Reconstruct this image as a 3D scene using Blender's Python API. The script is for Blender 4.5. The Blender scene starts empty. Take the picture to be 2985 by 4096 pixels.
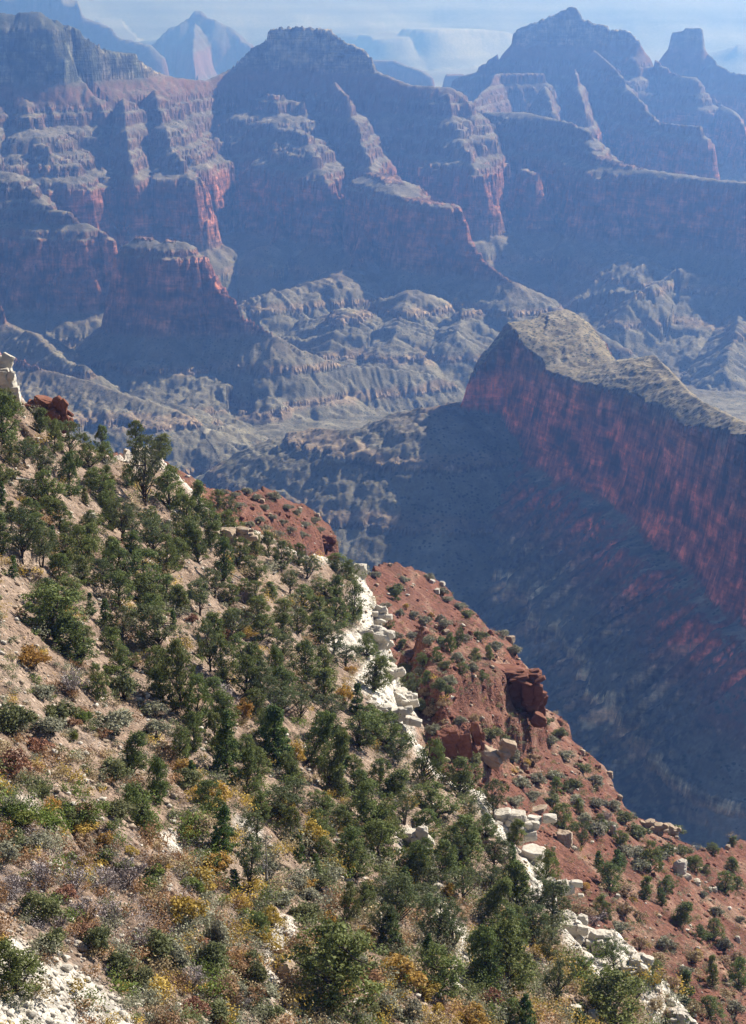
import bpy, math, random
import numpy as np

# ------------------------------------------------------------------ camera, light, exposure
sc = bpy.context.scene
COL = sc.collection
PITCH = math.radians(15.2)
VFOV = math.radians(28.0)
W0, H0 = 2985.0, 4096.0
FPX = (H0 / 2) / math.tan(VFOV / 2)

cam_d = bpy.data.cameras.new('camera')
cam = bpy.data.objects.new('camera', cam_d)
COL.objects.link(cam)
cam.location = (0, 0, 0)
cam.rotation_euler = (math.radians(90) - PITCH, 0, 0)
cam_d.sensor_fit = 'VERTICAL'
cam_d.angle = VFOV
cam_d.clip_start = 1.0
cam_d.clip_end = 80000.0
sc.camera = cam

SUN_AZ = math.radians(50)      # to the right of the view direction (+Y)
SUN_EL = math.radians(37)
world = bpy.data.worlds.new('World')
sc.world = world
world.use_nodes = True
wn = world.node_tree
bg = wn.nodes['Background']
sky = wn.nodes.new('ShaderNodeTexSky')
sky.sky_type = 'NISHITA'
sky.sun_disc = False
sky.sun_elevation = SUN_EL
sky.sun_rotation = SUN_AZ
sky.altitude = 2400
wn.links.new(sky.outputs['Color'], bg.inputs['Color'])
bg.inputs['Strength'].default_value = 0.05

sun_d = bpy.data.lights.new('sun', 'SUN')
sun_d.energy = 5.0
sun_d.angle = math.radians(0.5)
sun_d.color = (1.0, 0.95, 0.88)
sun = bpy.data.objects.new('sun', sun_d)
COL.objects.link(sun)
sun.rotation_euler = (math.pi / 2 - SUN_EL, 0, math.pi - SUN_AZ)

sc.view_settings.view_transform = 'Standard'
sc.view_settings.look = 'None'
sc.view_settings.exposure = 1.0
sc.view_settings.gamma = 1.0
sc.cycles.use_denoising = True
sc.cycles.max_bounces = 3
sc.cycles.diffuse_bounces = 1
sc.cycles.transparent_max_bounces = 8

# ------------------------------------------------------------------ noise and small maths
def _hash(ix, iy, seed):
    h = (ix.astype(np.int64) * 374761393 + iy.astype(np.int64) * 668265263 + seed * 1442695041) & 0xffffffff
    h = ((h ^ (h >> 13)) * 1274126177) & 0xffffffff
    return h ^ (h >> 16)

_G = np.stack([np.cos(np.arange(64) * math.tau / 64), np.sin(np.arange(64) * math.tau / 64)], 1)

def pn(x, y, seed=0):
    x0 = np.floor(x); y0 = np.floor(y)
    fx = x - x0; fy = y - y0
    u = fx * fx * fx * (fx * (fx * 6 - 15) + 10)
    v = fy * fy * fy * (fy * (fy * 6 - 15) + 10)
    def g(dx, dy):
        k = _hash(x0 + dx, y0 + dy, seed) & 63
        return _G[k, 0] * (fx - dx) + _G[k, 1] * (fy - dy)
    a = g(0, 0); b = g(1, 0); c = g(0, 1); d = g(1, 1)
    return 1.5 * ((a + (b - a) * u) * (1 - v) + (c + (d - c) * u) * v)

def fbm(x, y, s, o=4, seed=0, gain=0.5):
    r = np.zeros_like(x); a = 1.0; t = 0
    for i in range(o):
        r += a * pn(x / s + 17.3 * i, y / s - 9.1 * i, seed + i)
        t += a; a *= gain; s *= 0.5
    return r / t

def ridged(x, y, s, o=3, seed=0, gain=0.5):
    r = np.zeros_like(x); a = 1.0; t = 0
    for i in range(o):
        r += a * (1 - 2 * np.abs(pn(x / s + 7.7 * i, y / s + 3.3 * i, seed + i)))
        t += a; a *= gain; s *= 0.5
    return r / t

def sstep(a, b, x):
    t = np.clip((x - a) / (b - a), 0, 1)
    return t * t * (3 - 2 * t)

def mix(a, b, t):
    return a + (b - a) * t[..., None]

CP, SP = math.cos(PITCH), math.sin(PITCH)
def ray(px, py):
    a = (np.asarray(px, float) - W0 / 2) / FPX
    b = (H0 / 2 - np.asarray(py, float)) / FPX
    return np.stack([a, CP + b * SP, -SP + b * CP], -1)

def at_r(px, py, r):
    d = ray(px, py)
    return d * (r / np.hypot(d[..., 0], d[..., 1]))[..., None]

def at_z(px, py, z):
    d = ray(px, py)
    return d * (z / d[..., 2])[..., None]

# ------------------------------------------------------------------ materials
def new_mat(name):
    m = bpy.data.materials.new(name)
    m.use_nodes = True
    nt = m.node_tree
    b = nt.nodes['Principled BSDF']
    b.inputs['Roughness'].default_value = 0.95
    b.inputs['Specular IOR Level'].default_value = 0.1
    return m, nt, b

def node(nt, t, **kw):
    n = nt.nodes.new(t)
    for k, v in kw.items():
        if hasattr(n, k):
            setattr(n, k, v)
        else:
            n.inputs[k.replace('_', ' ')].default_value = v
    return n

def math_n(nt, op, a, b=None, c=None):
    n = nt.nodes.new('ShaderNodeMath'); n.operation = op
    for i, v in enumerate((a, b, c)):
        if v is None: continue
        if isinstance(v, (int, float)): n.inputs[i].default_value = v
        else: nt.links.new(v, n.inputs[i])
    return n.outputs[0]

def mixc(nt, fac, a, b, mode='MIX'):
    n = nt.nodes.new('ShaderNodeMix'); n.data_type = 'RGBA'; n.blend_type = mode
    for s, v in ((n.inputs[0], fac), (n.inputs[6], a), (n.inputs[7], b)):
        if isinstance(v, (int, float)): s.default_value = v
        elif isinstance(v, tuple): s.default_value = (*v, 1)
        else: nt.links.new(v, s)
    return n.outputs[2]

def ramp(nt, fac, stops):
    n = nt.nodes.new('ShaderNodeValToRGB')
    e = n.color_ramp.elements
    while len(e) < len(stops): e.new(0.5)
    for k, (p, c) in enumerate(stops):
        e[k].position = p
        e[k].color = (c, c, c, 1) if isinstance(c, (int, float)) else (*c, 1)
    nt.links.new(fac, n.inputs[0])
    return n.outputs[0]

def rock_terrain_material(name, scale, bump, dots):
    """ground whose own strata colour sits in the mesh; mottling, scrub and relief are added here"""
    m, nt, b = new_mat(name)
    co = node(nt, 'ShaderNodeNewGeometry').outputs['Position']
    col = node(nt, 'ShaderNodeAttribute', attribute_name='albedo').outputs['Color']
    veg = node(nt, 'ShaderNodeAttribute', attribute_name='scrub').outputs['Fac']
    n1 = node(nt, 'ShaderNodeTexNoise', Scale=1 / (30 * scale), Detail=6.0, Roughness=0.65)
    nt.links.new(co, n1.inputs['Vector'])
    n2 = node(nt, 'ShaderNodeTexNoise', Scale=1 / (5 * scale), Detail=4.0, Roughness=0.7)
    nt.links.new(co, n2.inputs['Vector'])
    f1 = ramp(nt, n1.outputs[0], [(0.3, 0.7), (0.7, 1.25)])
    f2 = ramp(nt, n2.outputs[0], [(0.3, 0.7), (0.7, 1.25)])
    c = mixc(nt, 1.0, col, f1, 'MULTIPLY')
    c = mixc(nt, 1.0, c, f2, 'MULTIPLY')
    if dots:
        v = node(nt, 'ShaderNodeTexVoronoi', Scale=1 / (7 * scale)); nt.links.new(co, v.inputs['Vector'])
        near = math_n(nt, 'LESS_THAN', v.outputs['Distance'], 0.36)
        sep = node(nt, 'ShaderNodeSeparateColor'); nt.links.new(v.outputs['Color'], sep.inputs[0])
        keep = math_n(nt, 'LESS_THAN', sep.outputs[0], math_n(nt, 'MULTIPLY', veg, 0.9))
        d = math_n(nt, 'MULTIPLY', math_n(nt, 'MULTIPLY', near, keep), 0.85)
        c = mixc(nt, d, c, (0.035, 0.042, 0.026))
    cl = node(nt, 'ShaderNodeAttribute', attribute_name='cliff').outputs['Fac']
    def stretched(sx, sz, detail):
        mp = node(nt, 'ShaderNodeMapping'); mp.inputs['Scale'].default_value = (1 / sx, 1 / sx, 1 / sz)
        nt.links.new(co, mp.inputs['Vector'])
        n = node(nt, 'ShaderNodeTexNoise', Scale=1.0, Detail=detail, Roughness=.62); nt.links.new(mp.outputs[0], n.inputs['Vector'])
        return n.outputs[0]
    pa, pb, pc = stretched(55, 34, 5.0), stretched(9, 70, 4.0), stretched(160, 5.5, 4.0)
    sc_ = ramp(nt, math_n(nt, 'ADD', math_n(nt, 'MULTIPLY', pa, .65), math_n(nt, 'MULTIPLY', pb, .35)), [(.40, .16), (.47, .62), (.53, 1.15), (.61, 2.5)])
    bd = ramp(nt, pc, [(.36, .68), (.5, 1.0), (.64, 1.22)])
    cc = mixc(nt, 1.0, mixc(nt, 1.0, c, sc_, 'MULTIPLY'), bd, 'MULTIPLY')
    c = mixc(nt, cl, c, cc)
    nt.links.new(c, b.inputs['Base Color'])
    hc = math_n(nt, 'MULTIPLY', cl, math_n(nt, 'ADD', math_n(nt, 'MULTIPLY', pb, 9 * scale), math_n(nt, 'MULTIPLY', pc, 7 * scale)))
    h = math_n(nt, 'ADD', hc, math_n(nt, 'ADD', math_n(nt, 'MULTIPLY', n1.outputs[0], 4 * scale), math_n(nt, 'MULTIPLY', n2.outputs[0], 1.6 * scale)))
    bp = node(nt, 'ShaderNodeBump', Strength=bump, Distance=1.0)
    nt.links.new(h, bp.inputs['Height'])
    nt.links.new(bp.outputs[0], b.inputs['Normal'])
    return m

def grid_mesh(name, pts, sel=None, attrs=None, mat=None, smooth=True):
    """pts: (rows, cols, 3); sel: (rows-1, cols-1) faces to keep"""
    R, C = pts.shape[:2]
    idx = np.arange(R * C).reshape(R, C)
    q = np.stack([idx[:-1, :-1], idx[:-1, 1:], idx[1:, 1:], idx[1:, :-1]], -1)
    q = q[sel] if sel is not None else q.reshape(-1, 4)
    used, inv = np.unique(q, return_inverse=True)
    inv = inv.reshape(-1, 4)
    me = bpy.data.meshes.new(name)
    me.vertices.add(len(used)); me.loops.add(inv.size); me.polygons.add(len(inv))
    me.vertices.foreach_set('co', pts.reshape(-1, 3)[used].astype(np.float32).ravel())
    me.loops.foreach_set('vertex_index', inv.astype(np.int32).ravel())
    me.polygons.foreach_set('loop_start', np.arange(0, inv.size, 4, dtype=np.int32))
    if smooth: me.polygons.foreach_set('use_smooth', np.ones(len(inv), bool))
    for k, a in (attrs or {}).items():
        if a.ndim == 3:
            t = me.attributes.new(k, 'FLOAT_COLOR', 'POINT')
            v = np.ones((len(used), 4), np.float32); v[:, :3] = a.reshape(-1, 3)[used]
            t.data.foreach_set('color', v.ravel())
        else:
            t = me.attributes.new(k, 'FLOAT', 'POINT')
            t.data.foreach_set('value', a.reshape(-1)[used].astype(np.float32))
    me.update(); me.validate()
    o = bpy.data.objects.new(name, me)
    COL.objects.link(o)
    if mat: me.materials.append(mat)
    return o

# ------------------------------------------------------------------ the canyon: strata profile
KT = [0, 180, 195, 208, 222, 320]
KZ = [-120, -235, -300, -320, -390, -462]
t, z = 320.0, -462.0
for _a, _b, _c, _d in ((4, 14, 22, 9), (7, 30, 46, 22), (3, 10, 16, 7), (5, 22, 26, 13), (3, 9, 14, 6), (8, 27, 38, 17), (3, 11, 14, 8)):
    KT += [t + _a, t + _a + _c]; KZ += [z - _b, z - _b - _d]; t += _a + _c; z -= _b + _d
KT += [t + 18, t + 26, t + 46]; KZ += [z - 90, z - 98, z - 175]        # the great red cliff
t += 46; z -= 175
for dt, dz in ((112, -70), (5, -10), (95, -60), (4, -7), (151, -83), (14, -42), (500, -270), (3000, -1200)):
    t += dt; z += dz; KT.append(t); KZ.append(z)
KT = np.array([-800] + KT, float); KZ = np.array([380] + KZ, float)
Z_RW_TOP = -667
Z_RW_BOT = Z_RW_TOP - 175
def prof(T): return np.interp(T, KT, KZ)
def tinv(zz): return np.interp(-np.asarray(zz, float), -KZ, KT)

# landforms: name, label, width of flat top, steepness, crest points (px, py, distance)
LAND = [
 ('mesa', 'flat topped mesa with a pale cliff band under its tree lined cap', 22, 0.95, 0,
  [(1095, 114, 7450), (1200, 106, 7400), (1300, 114, 7350)]),
 ('mesa', 'S', 10, 0.9, 0, [(1300, 114, 7350), (1400, 175, 7300), (1480, 228, 7250), (1560, 308, 7150), (1640, 340, 7100), (1790, 348, 7050), (1860, 402, 7000)]),
 ('mesa', 'S', 8, 0.9, 0, [(1095, 114, 7450), (1000, 195, 7420), (925, 270, 7400), (830, 322, 7300), (740, 316, 7200), (640, 296, 7100), (575, 250, 7000), (520, 213, 6980)]),
 ('mesa', None, 0, 0.6, 0, [(1060, 300, 7200), (1150, 400, 6850), (1240, 520, 6500), (1330, 735, 6130)]),
 ('mesa', None, 0, 1.2, 0, [(1340, 290, 7150), (1420, 430, 6800), (1500, 690, 6230)]),
 ('mesa', None, 0, 0.8, 0, [(1150, 620, 6450), (1080, 745, 6150)]),
 ('mesa', None, 0, 0.8, 0, [(1790, 360, 7000), (1850, 520, 6700), (1900, 640, 6450)]),
 ('plateau', 'long dark plateau ridge with wooded rim at the upper left', 20, 0.9, 0,
  [(-500, 20, 6900), (-150, 40, 6850), (0, 52, 6800), (60, 60, 6800), (85, 64, 6800), (100, 50, 6800), (140, 48, 6800), (200, 78, 6820), (330, 150, 6850), (400, 196, 6900), (520, 213, 6980)]),
 ('plateau', None, 0, 0.62, 0, [(100, 290, 6650), (120, 440, 6400), (200, 560, 6250), (240, 690, 6150)]),
 ('plateau', None, 0, 1.15, 0, [(490, 330, 6700), (510, 520, 6400), (530, 700, 6180)]),
 ('plateau', None, 0, 0.8, 0, [(620, 320, 6800), (670, 460, 6500), (720, 600, 6300), (770, 720, 6150)]),
 ('plateau', None, 0, 0.8, 0, [(-60, 330, 6600), (-40, 690, 6100)]),
 ('plateau', None, 0, 0.8, 0, [(860, 480, 6900), (865, 640, 6500)]),
 # nearer red-cliff spur at the left edge
 ('red_cliff_spur', 'grey topped spur over a red cliff at the left edge', 10, 0.9, -45,
  [(-500, 560, 5900), (-100, 630, 5700), (40, 690, 5600), (200, 830, 5450), (330, 895, 5400), (420, 930, 5350), (455, 975, 5330)]),
 # jagged middle left massif with fluted grey slopes
 ('pinnacle_ridge', 'jagged dark pinnacle ridge over fluted grey slopes', 14, 1.0, -25,
  [(500, 1010, 4950), (560, 945, 4920), (590, 950, 4910), (630, 985, 4900), (680, 965, 4880), (720, 968, 4880), (780, 1010, 4870), (850, 1100, 4840), (900, 1175, 4800)]),
 ('pinnacle_ridge', 'S', 0, 1.0, -15, [(900, 1175, 4800), (940, 1190, 4780), (960, 1240, 4770), (1040, 1290, 4740), (1110, 1340, 4720), (1200, 1400, 4700), (1360, 1460, 4720), (1520, 1470, 4760), (1700, 1495, 4800), (1810, 1535, 4800)]),
 # left valley side
 ('valley_spur', 'pale grey valley spur running down to the canyon floor', 0, 0.55, 0,
  [(-300, 1300, 4500), (0, 1405, 4350), (163, 1454, 4300), (363, 1527, 4220), (490, 1578, 4150), (636, 1624, 4100), (800, 1693, 4050), (850, 1735, 4030)]),
 ('valley_spur', None, 0, 1.1, 0, [(-100, 1060, 5000), (0, 1120, 4900), (30, 1170, 4850), (130, 1280, 4750), (230, 1400, 4650), (330, 1450, 4560)]),
 # central red-cliff prow
 ('prow', 'central red prow with a long pale slope falling to its right', 30, 1.0, -12,
  [(1500, 690, 6230), (1560, 705, 6080), (1590, 740, 5950), (1650, 790, 5800), (1780, 812, 5730)]),
 ('prow', 'S', 6, 1.2, 0, [(1780, 812, 5730), (1840, 830, 5700), (1870, 910, 5630), (1900, 1000, 5560), (1960, 1060, 5500), (2060, 1130, 5430), (2180, 1215, 5380), (2330, 1300, 5300), (2500, 1400, 5200)]),
 ('prow', None, 0, 1.0, 0, [(1480, 800, 5830), (1400, 920, 5680), (1330, 1020, 5580), (1200, 1090, 5520), (1080, 1140, 5460), (980, 1180, 5420)]),
 ('prow', None, 0, 1.0, 0, [(1570, 1330, 5110), (1640, 1130, 5410)]),
 ('prow', None, 0, 0.9, 0, [(1310, 1370, 5070), (1400, 1190, 5300)]),
 ('prow', None, 0, 1.1, 0, [(1830, 1330, 5140), (1850, 1200, 5320)]),
 # ridge and rim at the right, below the pointed peak
 ('rim_ridge', 'shaded ridge with red cliff rim below the pointed peak', 8, 1.0, 0,
  [(1900, 470, 7500), (1990, 450, 7200), (2100, 442, 7050), (2230, 480, 6950), (2340, 512, 6850), (2370, 560, 6700)]),
 ('rim_ridge', 'S', 15, 1.0, 0, [(2370, 560, 6700), (2400, 630, 6480), (2560, 670, 6350), (2700, 695, 6270), (2860, 718, 6180), (3050, 735, 6100), (3400, 770, 5950)]),
 ('rim_ridge', None, 4, 1.1, 0, [(2400, 640, 6450), (2440, 710, 6350), (2470, 780, 6250), (2530, 930, 6050), (2640, 1010, 5950), (2720, 1075, 5880)]),
 ('rim_ridge', None, 10, 0.9, 0, [(2050, 650, 6700), (2180, 690, 6500)]),
 ('bench', 'pale layered bench stepping down at the right edge', 10, 0.7, 0,
  [(2720, 1075, 5880), (2800, 1110, 5830), (2920, 1150, 5780), (3100, 1200, 5700)]),
 ('bench', None, 0, 1.0, 0, [(2500, 1200, 5600), (2600, 1150, 5700), (2720, 1075, 5880)]),
 ('bench', None, 0, 1.0, 0, [(2900, 1450, 5200), (2950, 1290, 5480), (2960, 1160, 5780)]),
 # pointed peak
 ('pointed_peak', 'pointed temple peak with pale cliffs at the upper right', 8, 1.05, 0,
  [(1830, 310, 9500), (1920, 262, 9500), (2030, 195, 9500), (2060, 130, 9500), (2130, 90, 9500), (2200, 62, 9500), (2265, 34, 9500), (2285, 26, 9500), (2330, 72, 9480), (2380, 92, 9470), (2425, 100, 9450), (2434, 125, 9450), (2450, 118, 9440), (2505, 116, 9430), (2555, 160, 9400), (2575, 215, 9400), (2680, 285, 9300), (2780, 310, 9200)]),
 ('pointed_peak', None, 0, 1.2, 0, [(2170, 290, 8800), (2080, 292, 8750), (1990, 290, 8700), (1900, 400, 8200), (1840, 420, 8100)]),
 ('pointed_peak', None, 0, 1.2, 0, [(2380, 200, 9200), (2480, 300, 8600), (2560, 400, 8150), (2640, 490, 7800), (2800, 500, 7600)]),
 ('pointed_peak', None, 0, 1.2, 0, [(2300, 270, 8800), (2340, 430, 8000)]),
 ('pointed_peak', None, 0, 1.2, 0, [(2180, 340, 8500), (2210, 440, 7950)]),
 ('far_butte', 'small square topped butte right of the pointed peak', 14, 1.3, -60,
  [(2700, 128, 10500), (2740, 125, 10500), (2750, 117, 10500), (2800, 118, 10500)]),
 ('far_butte', 'S', 0, 1.0, 0, [(2830, 215, 10450), (2850, 225, 10400), (2920, 285, 10200), (3100, 330, 9900)]),
 ('far_butte', 'S', 0, 1.0, 0, [(2680, 215, 10450), (2660, 230, 10450), (2600, 280, 10400)]),
 ('far_butte', None, 0, 1.0, 0, [(2850, 380, 9400), (2930, 440, 8900), (2990, 560, 8400)]),
 # nearest red-cliff butte on the right, in shade
 ('red_butte', 'near red cliffed butte with scrubby humped top on the right', 0, 0.9, 125, [(1850, 1590, 3340), (1760, 1620, 3310), (1640, 1680, 3290), (1500, 1715, 3300), (1380, 1722, 3330), (1250, 1712, 3380)]),
 # hazy distance
 ('spire_butte', 'hazy far butte tapering to a tiny spire', 10, 1.5, 0,
  [(782, 24, 15900), (800, 24, 15900)]),
 ('spire_butte', 'S', 10, 0.9, 0, [(560, 215, 15600), (690, 82, 15800), (720, 70, 15800), (775, 52, 15900), (806, 52, 15900), (860, 66, 15800), (905, 85, 15800), (960, 150, 15700), (1010, 190, 15600)]),
 ('spire_butte', None, 0, 1.2, 0, [(780, 60, 15800), (770, 190, 14300), (800, 300, 13500)]),
 ('stepped_butte', 'hazy stepped butte far off at the upper left', 10, 1.0, 0,
  [(-200, -40, 14500), (100, -10, 14400), (220, 5, 14300), (250, 40, 14200), (310, 60, 14200), (335, 85, 14100), (440, 130, 14000), (480, 165, 13900), (600, 190, 13800)]),
 ('low_butte', 'low dark blue butte behind the saddle', 20, 1.2, 0, [(1480, 240, 12500), (1570, 245, 12500), (1640, 270, 12300), (1720, 310, 12000)]),
 ('low_butte', 'S', 10, 1.2, 0, [(1790, 300, 11800), (1850, 300, 11800)]),
 ('far_mesa', 'pale low mesas fading into the haze behind the buttes', 160, .8, 0, [(600, 175, 19500), (700, 168, 19500)]),
 ('far_mesa', None, 160, .8, 0, [(1400, 150, 20500), (1500, 160, 20500), (1560, 205, 19500)]),
 ('far_mesa', None, 200, .7, 0, [(1700, 175, 19800), (1800, 165, 20200), (1950, 150, 20500)]),
 ('far_mesa', None, 160, .7, 0, [(2860, 190, 18500), (2985, 170, 18500), (3150, 160, 18800)]),
 ('far_mesa', None, 120, .7, 0, [(380, 20, 22500), (420, 80, 21500), (500, 150, 20500)]),
 ('far_mesa', None, 120, .7, 0, [(1650, 10, 22800), (1700, 90, 21500), (1640, 150, 20800)]),
 ('canyon_wall', 'pale far canyon wall fading into blue haze', 400, 0.28, 0,
  [(q, -200, 24500) for q in range(-900, 4000, 160)]),
]

NC = 860
AZ = np.radians(np.linspace(-14.5, 14.5, NC))
def rows(a, b, k): return a * np.exp(np.arange(0, math.log(b / a) + 1e-9, k))
RR = np.concatenate([rows(900, 2100, .006), rows(2105, 5600, .0012), rows(5607, 7600, .0016), rows(7615, 11000, .0011), rows(11030, 18000, .0022), rows(18050, 26500, .0042)])
R2, A2 = np.meshgrid(RR, AZ, indexing='ij')
X = R2 * np.sin(A2); Y = R2 * np.cos(A2)

OUTK = {'pinnacle_ridge': (150.0, .58), 'prow': (190.0, .66), 'bench': (120.0, .7)}
CAP = {'red_butte': (0.55, 95.0), 'red_cliff_spur': (.6, 120.0), 'prow': (.6, 90.0), 'rim_ridge': (.7, 80.0)}
def canyon_fields(X, Y, R2):
    # warp the plan so that no crest is a straight line
    wx = X + 70 * fbm(X, Y, 500, 3, 5) * np.minimum(1, R2 / 5000)
    wy = Y + 70 * fbm(X, Y, 500, 3, 9) * np.minimum(1, R2 / 5000)
    T = np.full(X.shape, 5000.0); D = np.full(X.shape, 1e5); ID = np.zeros(X.shape, np.int16); CX = X.copy(); CY = Y.copy(); SK_ = np.ones(X.shape); DZ = np.zeros(X.shape); ZC = np.full(X.shape, -9e3)
    names = []
    for name, label, w, k, dz, pts in LAND:
        if name not in names: names.append(name)
        i = names.index(name)
        P = np.array([at_r(p[0], p[1], p[2]) for p in pts])
        tc = tinv(P[:, 2] - dz)
        mg = 12000 if name == 'canyon_wall' else 3500
        lo = P[:, :2].min(0) - mg; hi = P[:, :2].max(0) + mg
        m = (X > lo[0]) & (X < hi[0]) & (Y > lo[1]) & (Y < hi[1])
        x = X[m]; y = Y[m]; xw = wx[m]; yw = wy[m]
        bt = np.full(x.shape, 5000.0); bd = np.full(x.shape, 1e5); bx = x.copy(); by = y.copy()
        for j in range(len(P) - 1):
            ax, ay = P[j, :2]; dx, dy = P[j + 1, :2] - P[j, :2]
            L2 = dx * dx + dy * dy + 1e-6
            s = np.clip(((x - ax) * dx + (y - ay) * dy) / L2, 0, 1)
            d0 = np.hypot(x - ax - s * dx, y - ay - s * dy)
            f = np.clip(d0 / 250, 0, 1)
            xx = x + (xw - x) * f; yy = y + (yw - y) * f
            s = np.clip(((xx - ax) * dx + (yy - ay) * dy) / L2, 0, 1)
            d = np.hypot(xx - ax - s * dx, yy - ay - s * dy)
            d = np.maximum(0, d - w)
            kc, wc = CAP.get(name, (1.0, 0.0))
            wo, ko = OUTK.get(name, (9e9, 1.0))
            tt = tc[j] + (tc[j + 1] - tc[j]) * s + k * (np.clip(d - wc, 0, wo - wc) + kc * np.minimum(d, wc) + ko * np.maximum(d - wo, 0))
            b = tt < bt
            bt = np.where(b, tt, bt); bd = np.where(b, d, bd); bx = np.where(b, ax + s * dx, bx); by = np.where(b, ay + s * dy, by)
        zc = prof(bt) + dz; b = zc > ZC[m]; ZC[m] = np.where(b, zc, ZC[m]); DZ[m] = np.where(b, dz, DZ[m])
        T[m] = np.where(b, bt, T[m]); D[m] = np.where(b, bd, D[m]); ID[m] = np.where(b, i + 1, ID[m])
        CX[m] = np.where(b, bx, CX[m]); CY[m] = np.where(b, by, CY[m]); SK_[m] = np.where(b, 0.0 if label or name in ('pointed_peak','far_butte') else 0.75, SK_[m])
    return T, D, ID, names, CX, CY, SK_, DZ

T, D, ID, NAMES, CX, CY, ROUGH, DZ = canyon_fields(X, Y, R2)
amp = np.maximum(np.clip(D / 160, 0.0, 1), ROUGH)
far = np.clip(R2 / 9000, .6, 1.3) * sstep(14500, 8500, R2)
far1 = np.clip(R2 / 9000, .6, 1.6) * sstep(21000, 11000, R2)
U = CX + 0.3 * (X - CX) + 25 * fbm(X, Y, 160, 3, 15); V = CY + 0.3 * (Y - CY) + 25 * fbm(X, Y, 160, 3, 16)
BUTTE = ID == NAMES.index('red_butte') + 1
calm = np.where(BUTTE, .12, 1.0)
WARP = 70 * ridged(X, Y, 420, 2, 21) + 90 * fbm(X, Y, 900, 2, 23)
lowT = sstep(590, 700, T)
WARP2 = 46 * ridged(U, V, 170, 2, 31) + 32 * ridged(U, V, 57, 2, 41) + 18 * fbm(X, Y, 60, 3, 43)
U2 = CX + 0.10 * (X - CX) + 14 * fbm(X, Y, 120, 3, 17); V2 = CY + 0.10 * (Y - CY) + 14 * fbm(X, Y, 120, 3, 18)
WARP2 = (1 - lowT) * WARP2 + lowT * (np.where(ID == NAMES.index('valley_spur') + 1, 18, 50) * ridged(U2, V2, 170, 1, 33) + 36 * ridged(U2, V2, 62, 2, 34) + 16 * ridged(U2, V2, 24, 1, 35) + 16 * fbm(X, Y, 50, 3, 43))
Tw = T + calm * amp * (WARP * far1 + WARP2 * far) + sstep(11000, 16000, R2) * 150 * fbm(X, Y, 2600, 3, 45)
FADE = sstep(12000, 8000, R2)
Tw += FADE * np.clip(D / 30, 0.25, 1) * (8 * fbm(X, Y, 24, 2, 51) + 9 * ridged(U, V, 17, 2, 53) + 3 * fbm(X, Y, 8, 1, 54))
SM = 14 * sstep(9000, 11500, R2) + 70 * sstep(17500, 19500, R2)
Z = sum(prof(Tw + SM * o) for o in (-1, -.5, 0, .5, 1)) / 5 + DZ
low = sstep(-820, -900, Z - DZ)
Z += low * np.maximum(amp, .3) * FADE * (10 * ridged(U2, V2, 58, 2, 61) + 13 * ridged(U2, V2, 27, 2, 62) + 5 * ridged(U2, V2, 11, 1, 63)) * np.where(BUTTE, .4, 1)
floor = np.interp(R2, [900, 2000, 3000, 3700, 4300, 5200, 8000, 12000, 30000], [-900, -1250, -1180, -1030, -1000, -1070, -1060, -1020, -1000])
floor = floor + FADE * (12 * fbm(X, Y, 260, 4, 71) + 7 * ridged(X, Y, 120, 2, 77)) + (1 - FADE) * 190 * fbm(X, Y, 2600, 4, 72)
# the near red butte: a scrubby humped cap inside its rim, a sheer red cliff outside it, ledged slopes below
def seg_near(x, y, P):
    bd = np.full(x.shape, 1e9); bz = np.zeros(x.shape); bx = x * 0; by = y * 0
    for a, b in zip(P[:-1], P[1:]):
        dx, dy = b[0] - a[0], b[1] - a[1]
        q = np.clip(((x - a[0]) * dx + (y - a[1]) * dy) / (dx * dx + dy * dy + 1e-9), 0, 1)
        d = np.hypot(x - a[0] - q * dx, y - a[1] - q * dy); u = d < bd
        bd = np.where(u, d, bd); bz = np.where(u, a[2] + (b[2] - a[2]) * q, bz); bx = np.where(u, a[0] + q * dx, bx); by = np.where(u, a[1] + q * dy, by)
    return bd, bz, bx, by
def inside_poly(x, y, P):
    """signed distance to a closed outline, positive inside"""
    best = np.full(x.shape, 1e9); ins = np.zeros(x.shape, bool)
    n = len(P)
    for i in range(n):
        a, b = P[i], P[(i + 1) % n]
        dx, dy = b[0] - a[0], b[1] - a[1]
        q = np.clip(((x - a[0]) * dx + (y - a[1]) * dy) / (dx * dx + dy * dy + 1e-9), 0, 1)
        best = np.minimum(best, np.hypot(x - a[0] - q * dx, y - a[1] - q * dy))
        cr = (a[1] > y) != (b[1] > y)
        xi = (b[0] - a[0]) * (y - a[1]) / (b[1] - a[1] + 1e-12) + a[0]
        ins ^= cr & (x < xi)
    return np.where(ins, best, -best)
RIM = np.array([at_r(*p) for p in [(1852, 1565, 3320), (1880, 1500, 3330), (1950, 1415, 3345), (2045, 1318, 3350), (2110, 1395, 3290), (2180, 1480, 3220), (2320, 1535, 3110), (2500, 1580, 3010), (2620, 1640, 2895), (2720, 1695, 2790), (2860, 1725, 2660), (2985, 1755, 2540), (3300, 1810, 2300)]])
CRE = np.array([at_r(*p) for p in [(1870, 1550, 3330), (1960, 1405, 3360), (2055, 1308, 3370), (2150, 1252, 3440), (2260, 1237, 3430), (2330, 1328, 3340), (2420, 1448, 3230), (2520, 1432, 3180), (2620, 1420, 3130), (2690, 1495, 3010), (2760, 1575, 2880), (2880, 1645, 2740), (3000, 1700, 2610), (3300, 1760, 2420)]])
OUT = np.vstack([RIM[:, :2], (CRE[::-1, :2] + np.array([28, 48]))])
bm = (R2 > 2000) & (R2 < 4300) & (X > -200)
xb, yb = X[bm], Y[bm]
sdb = inside_poly(xb, yb, OUT)
dr, zr, rx, ry = seg_near(xb, yb, RIM)
dc, zc_, _, _ = seg_near(xb, yb, CRE)
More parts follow.
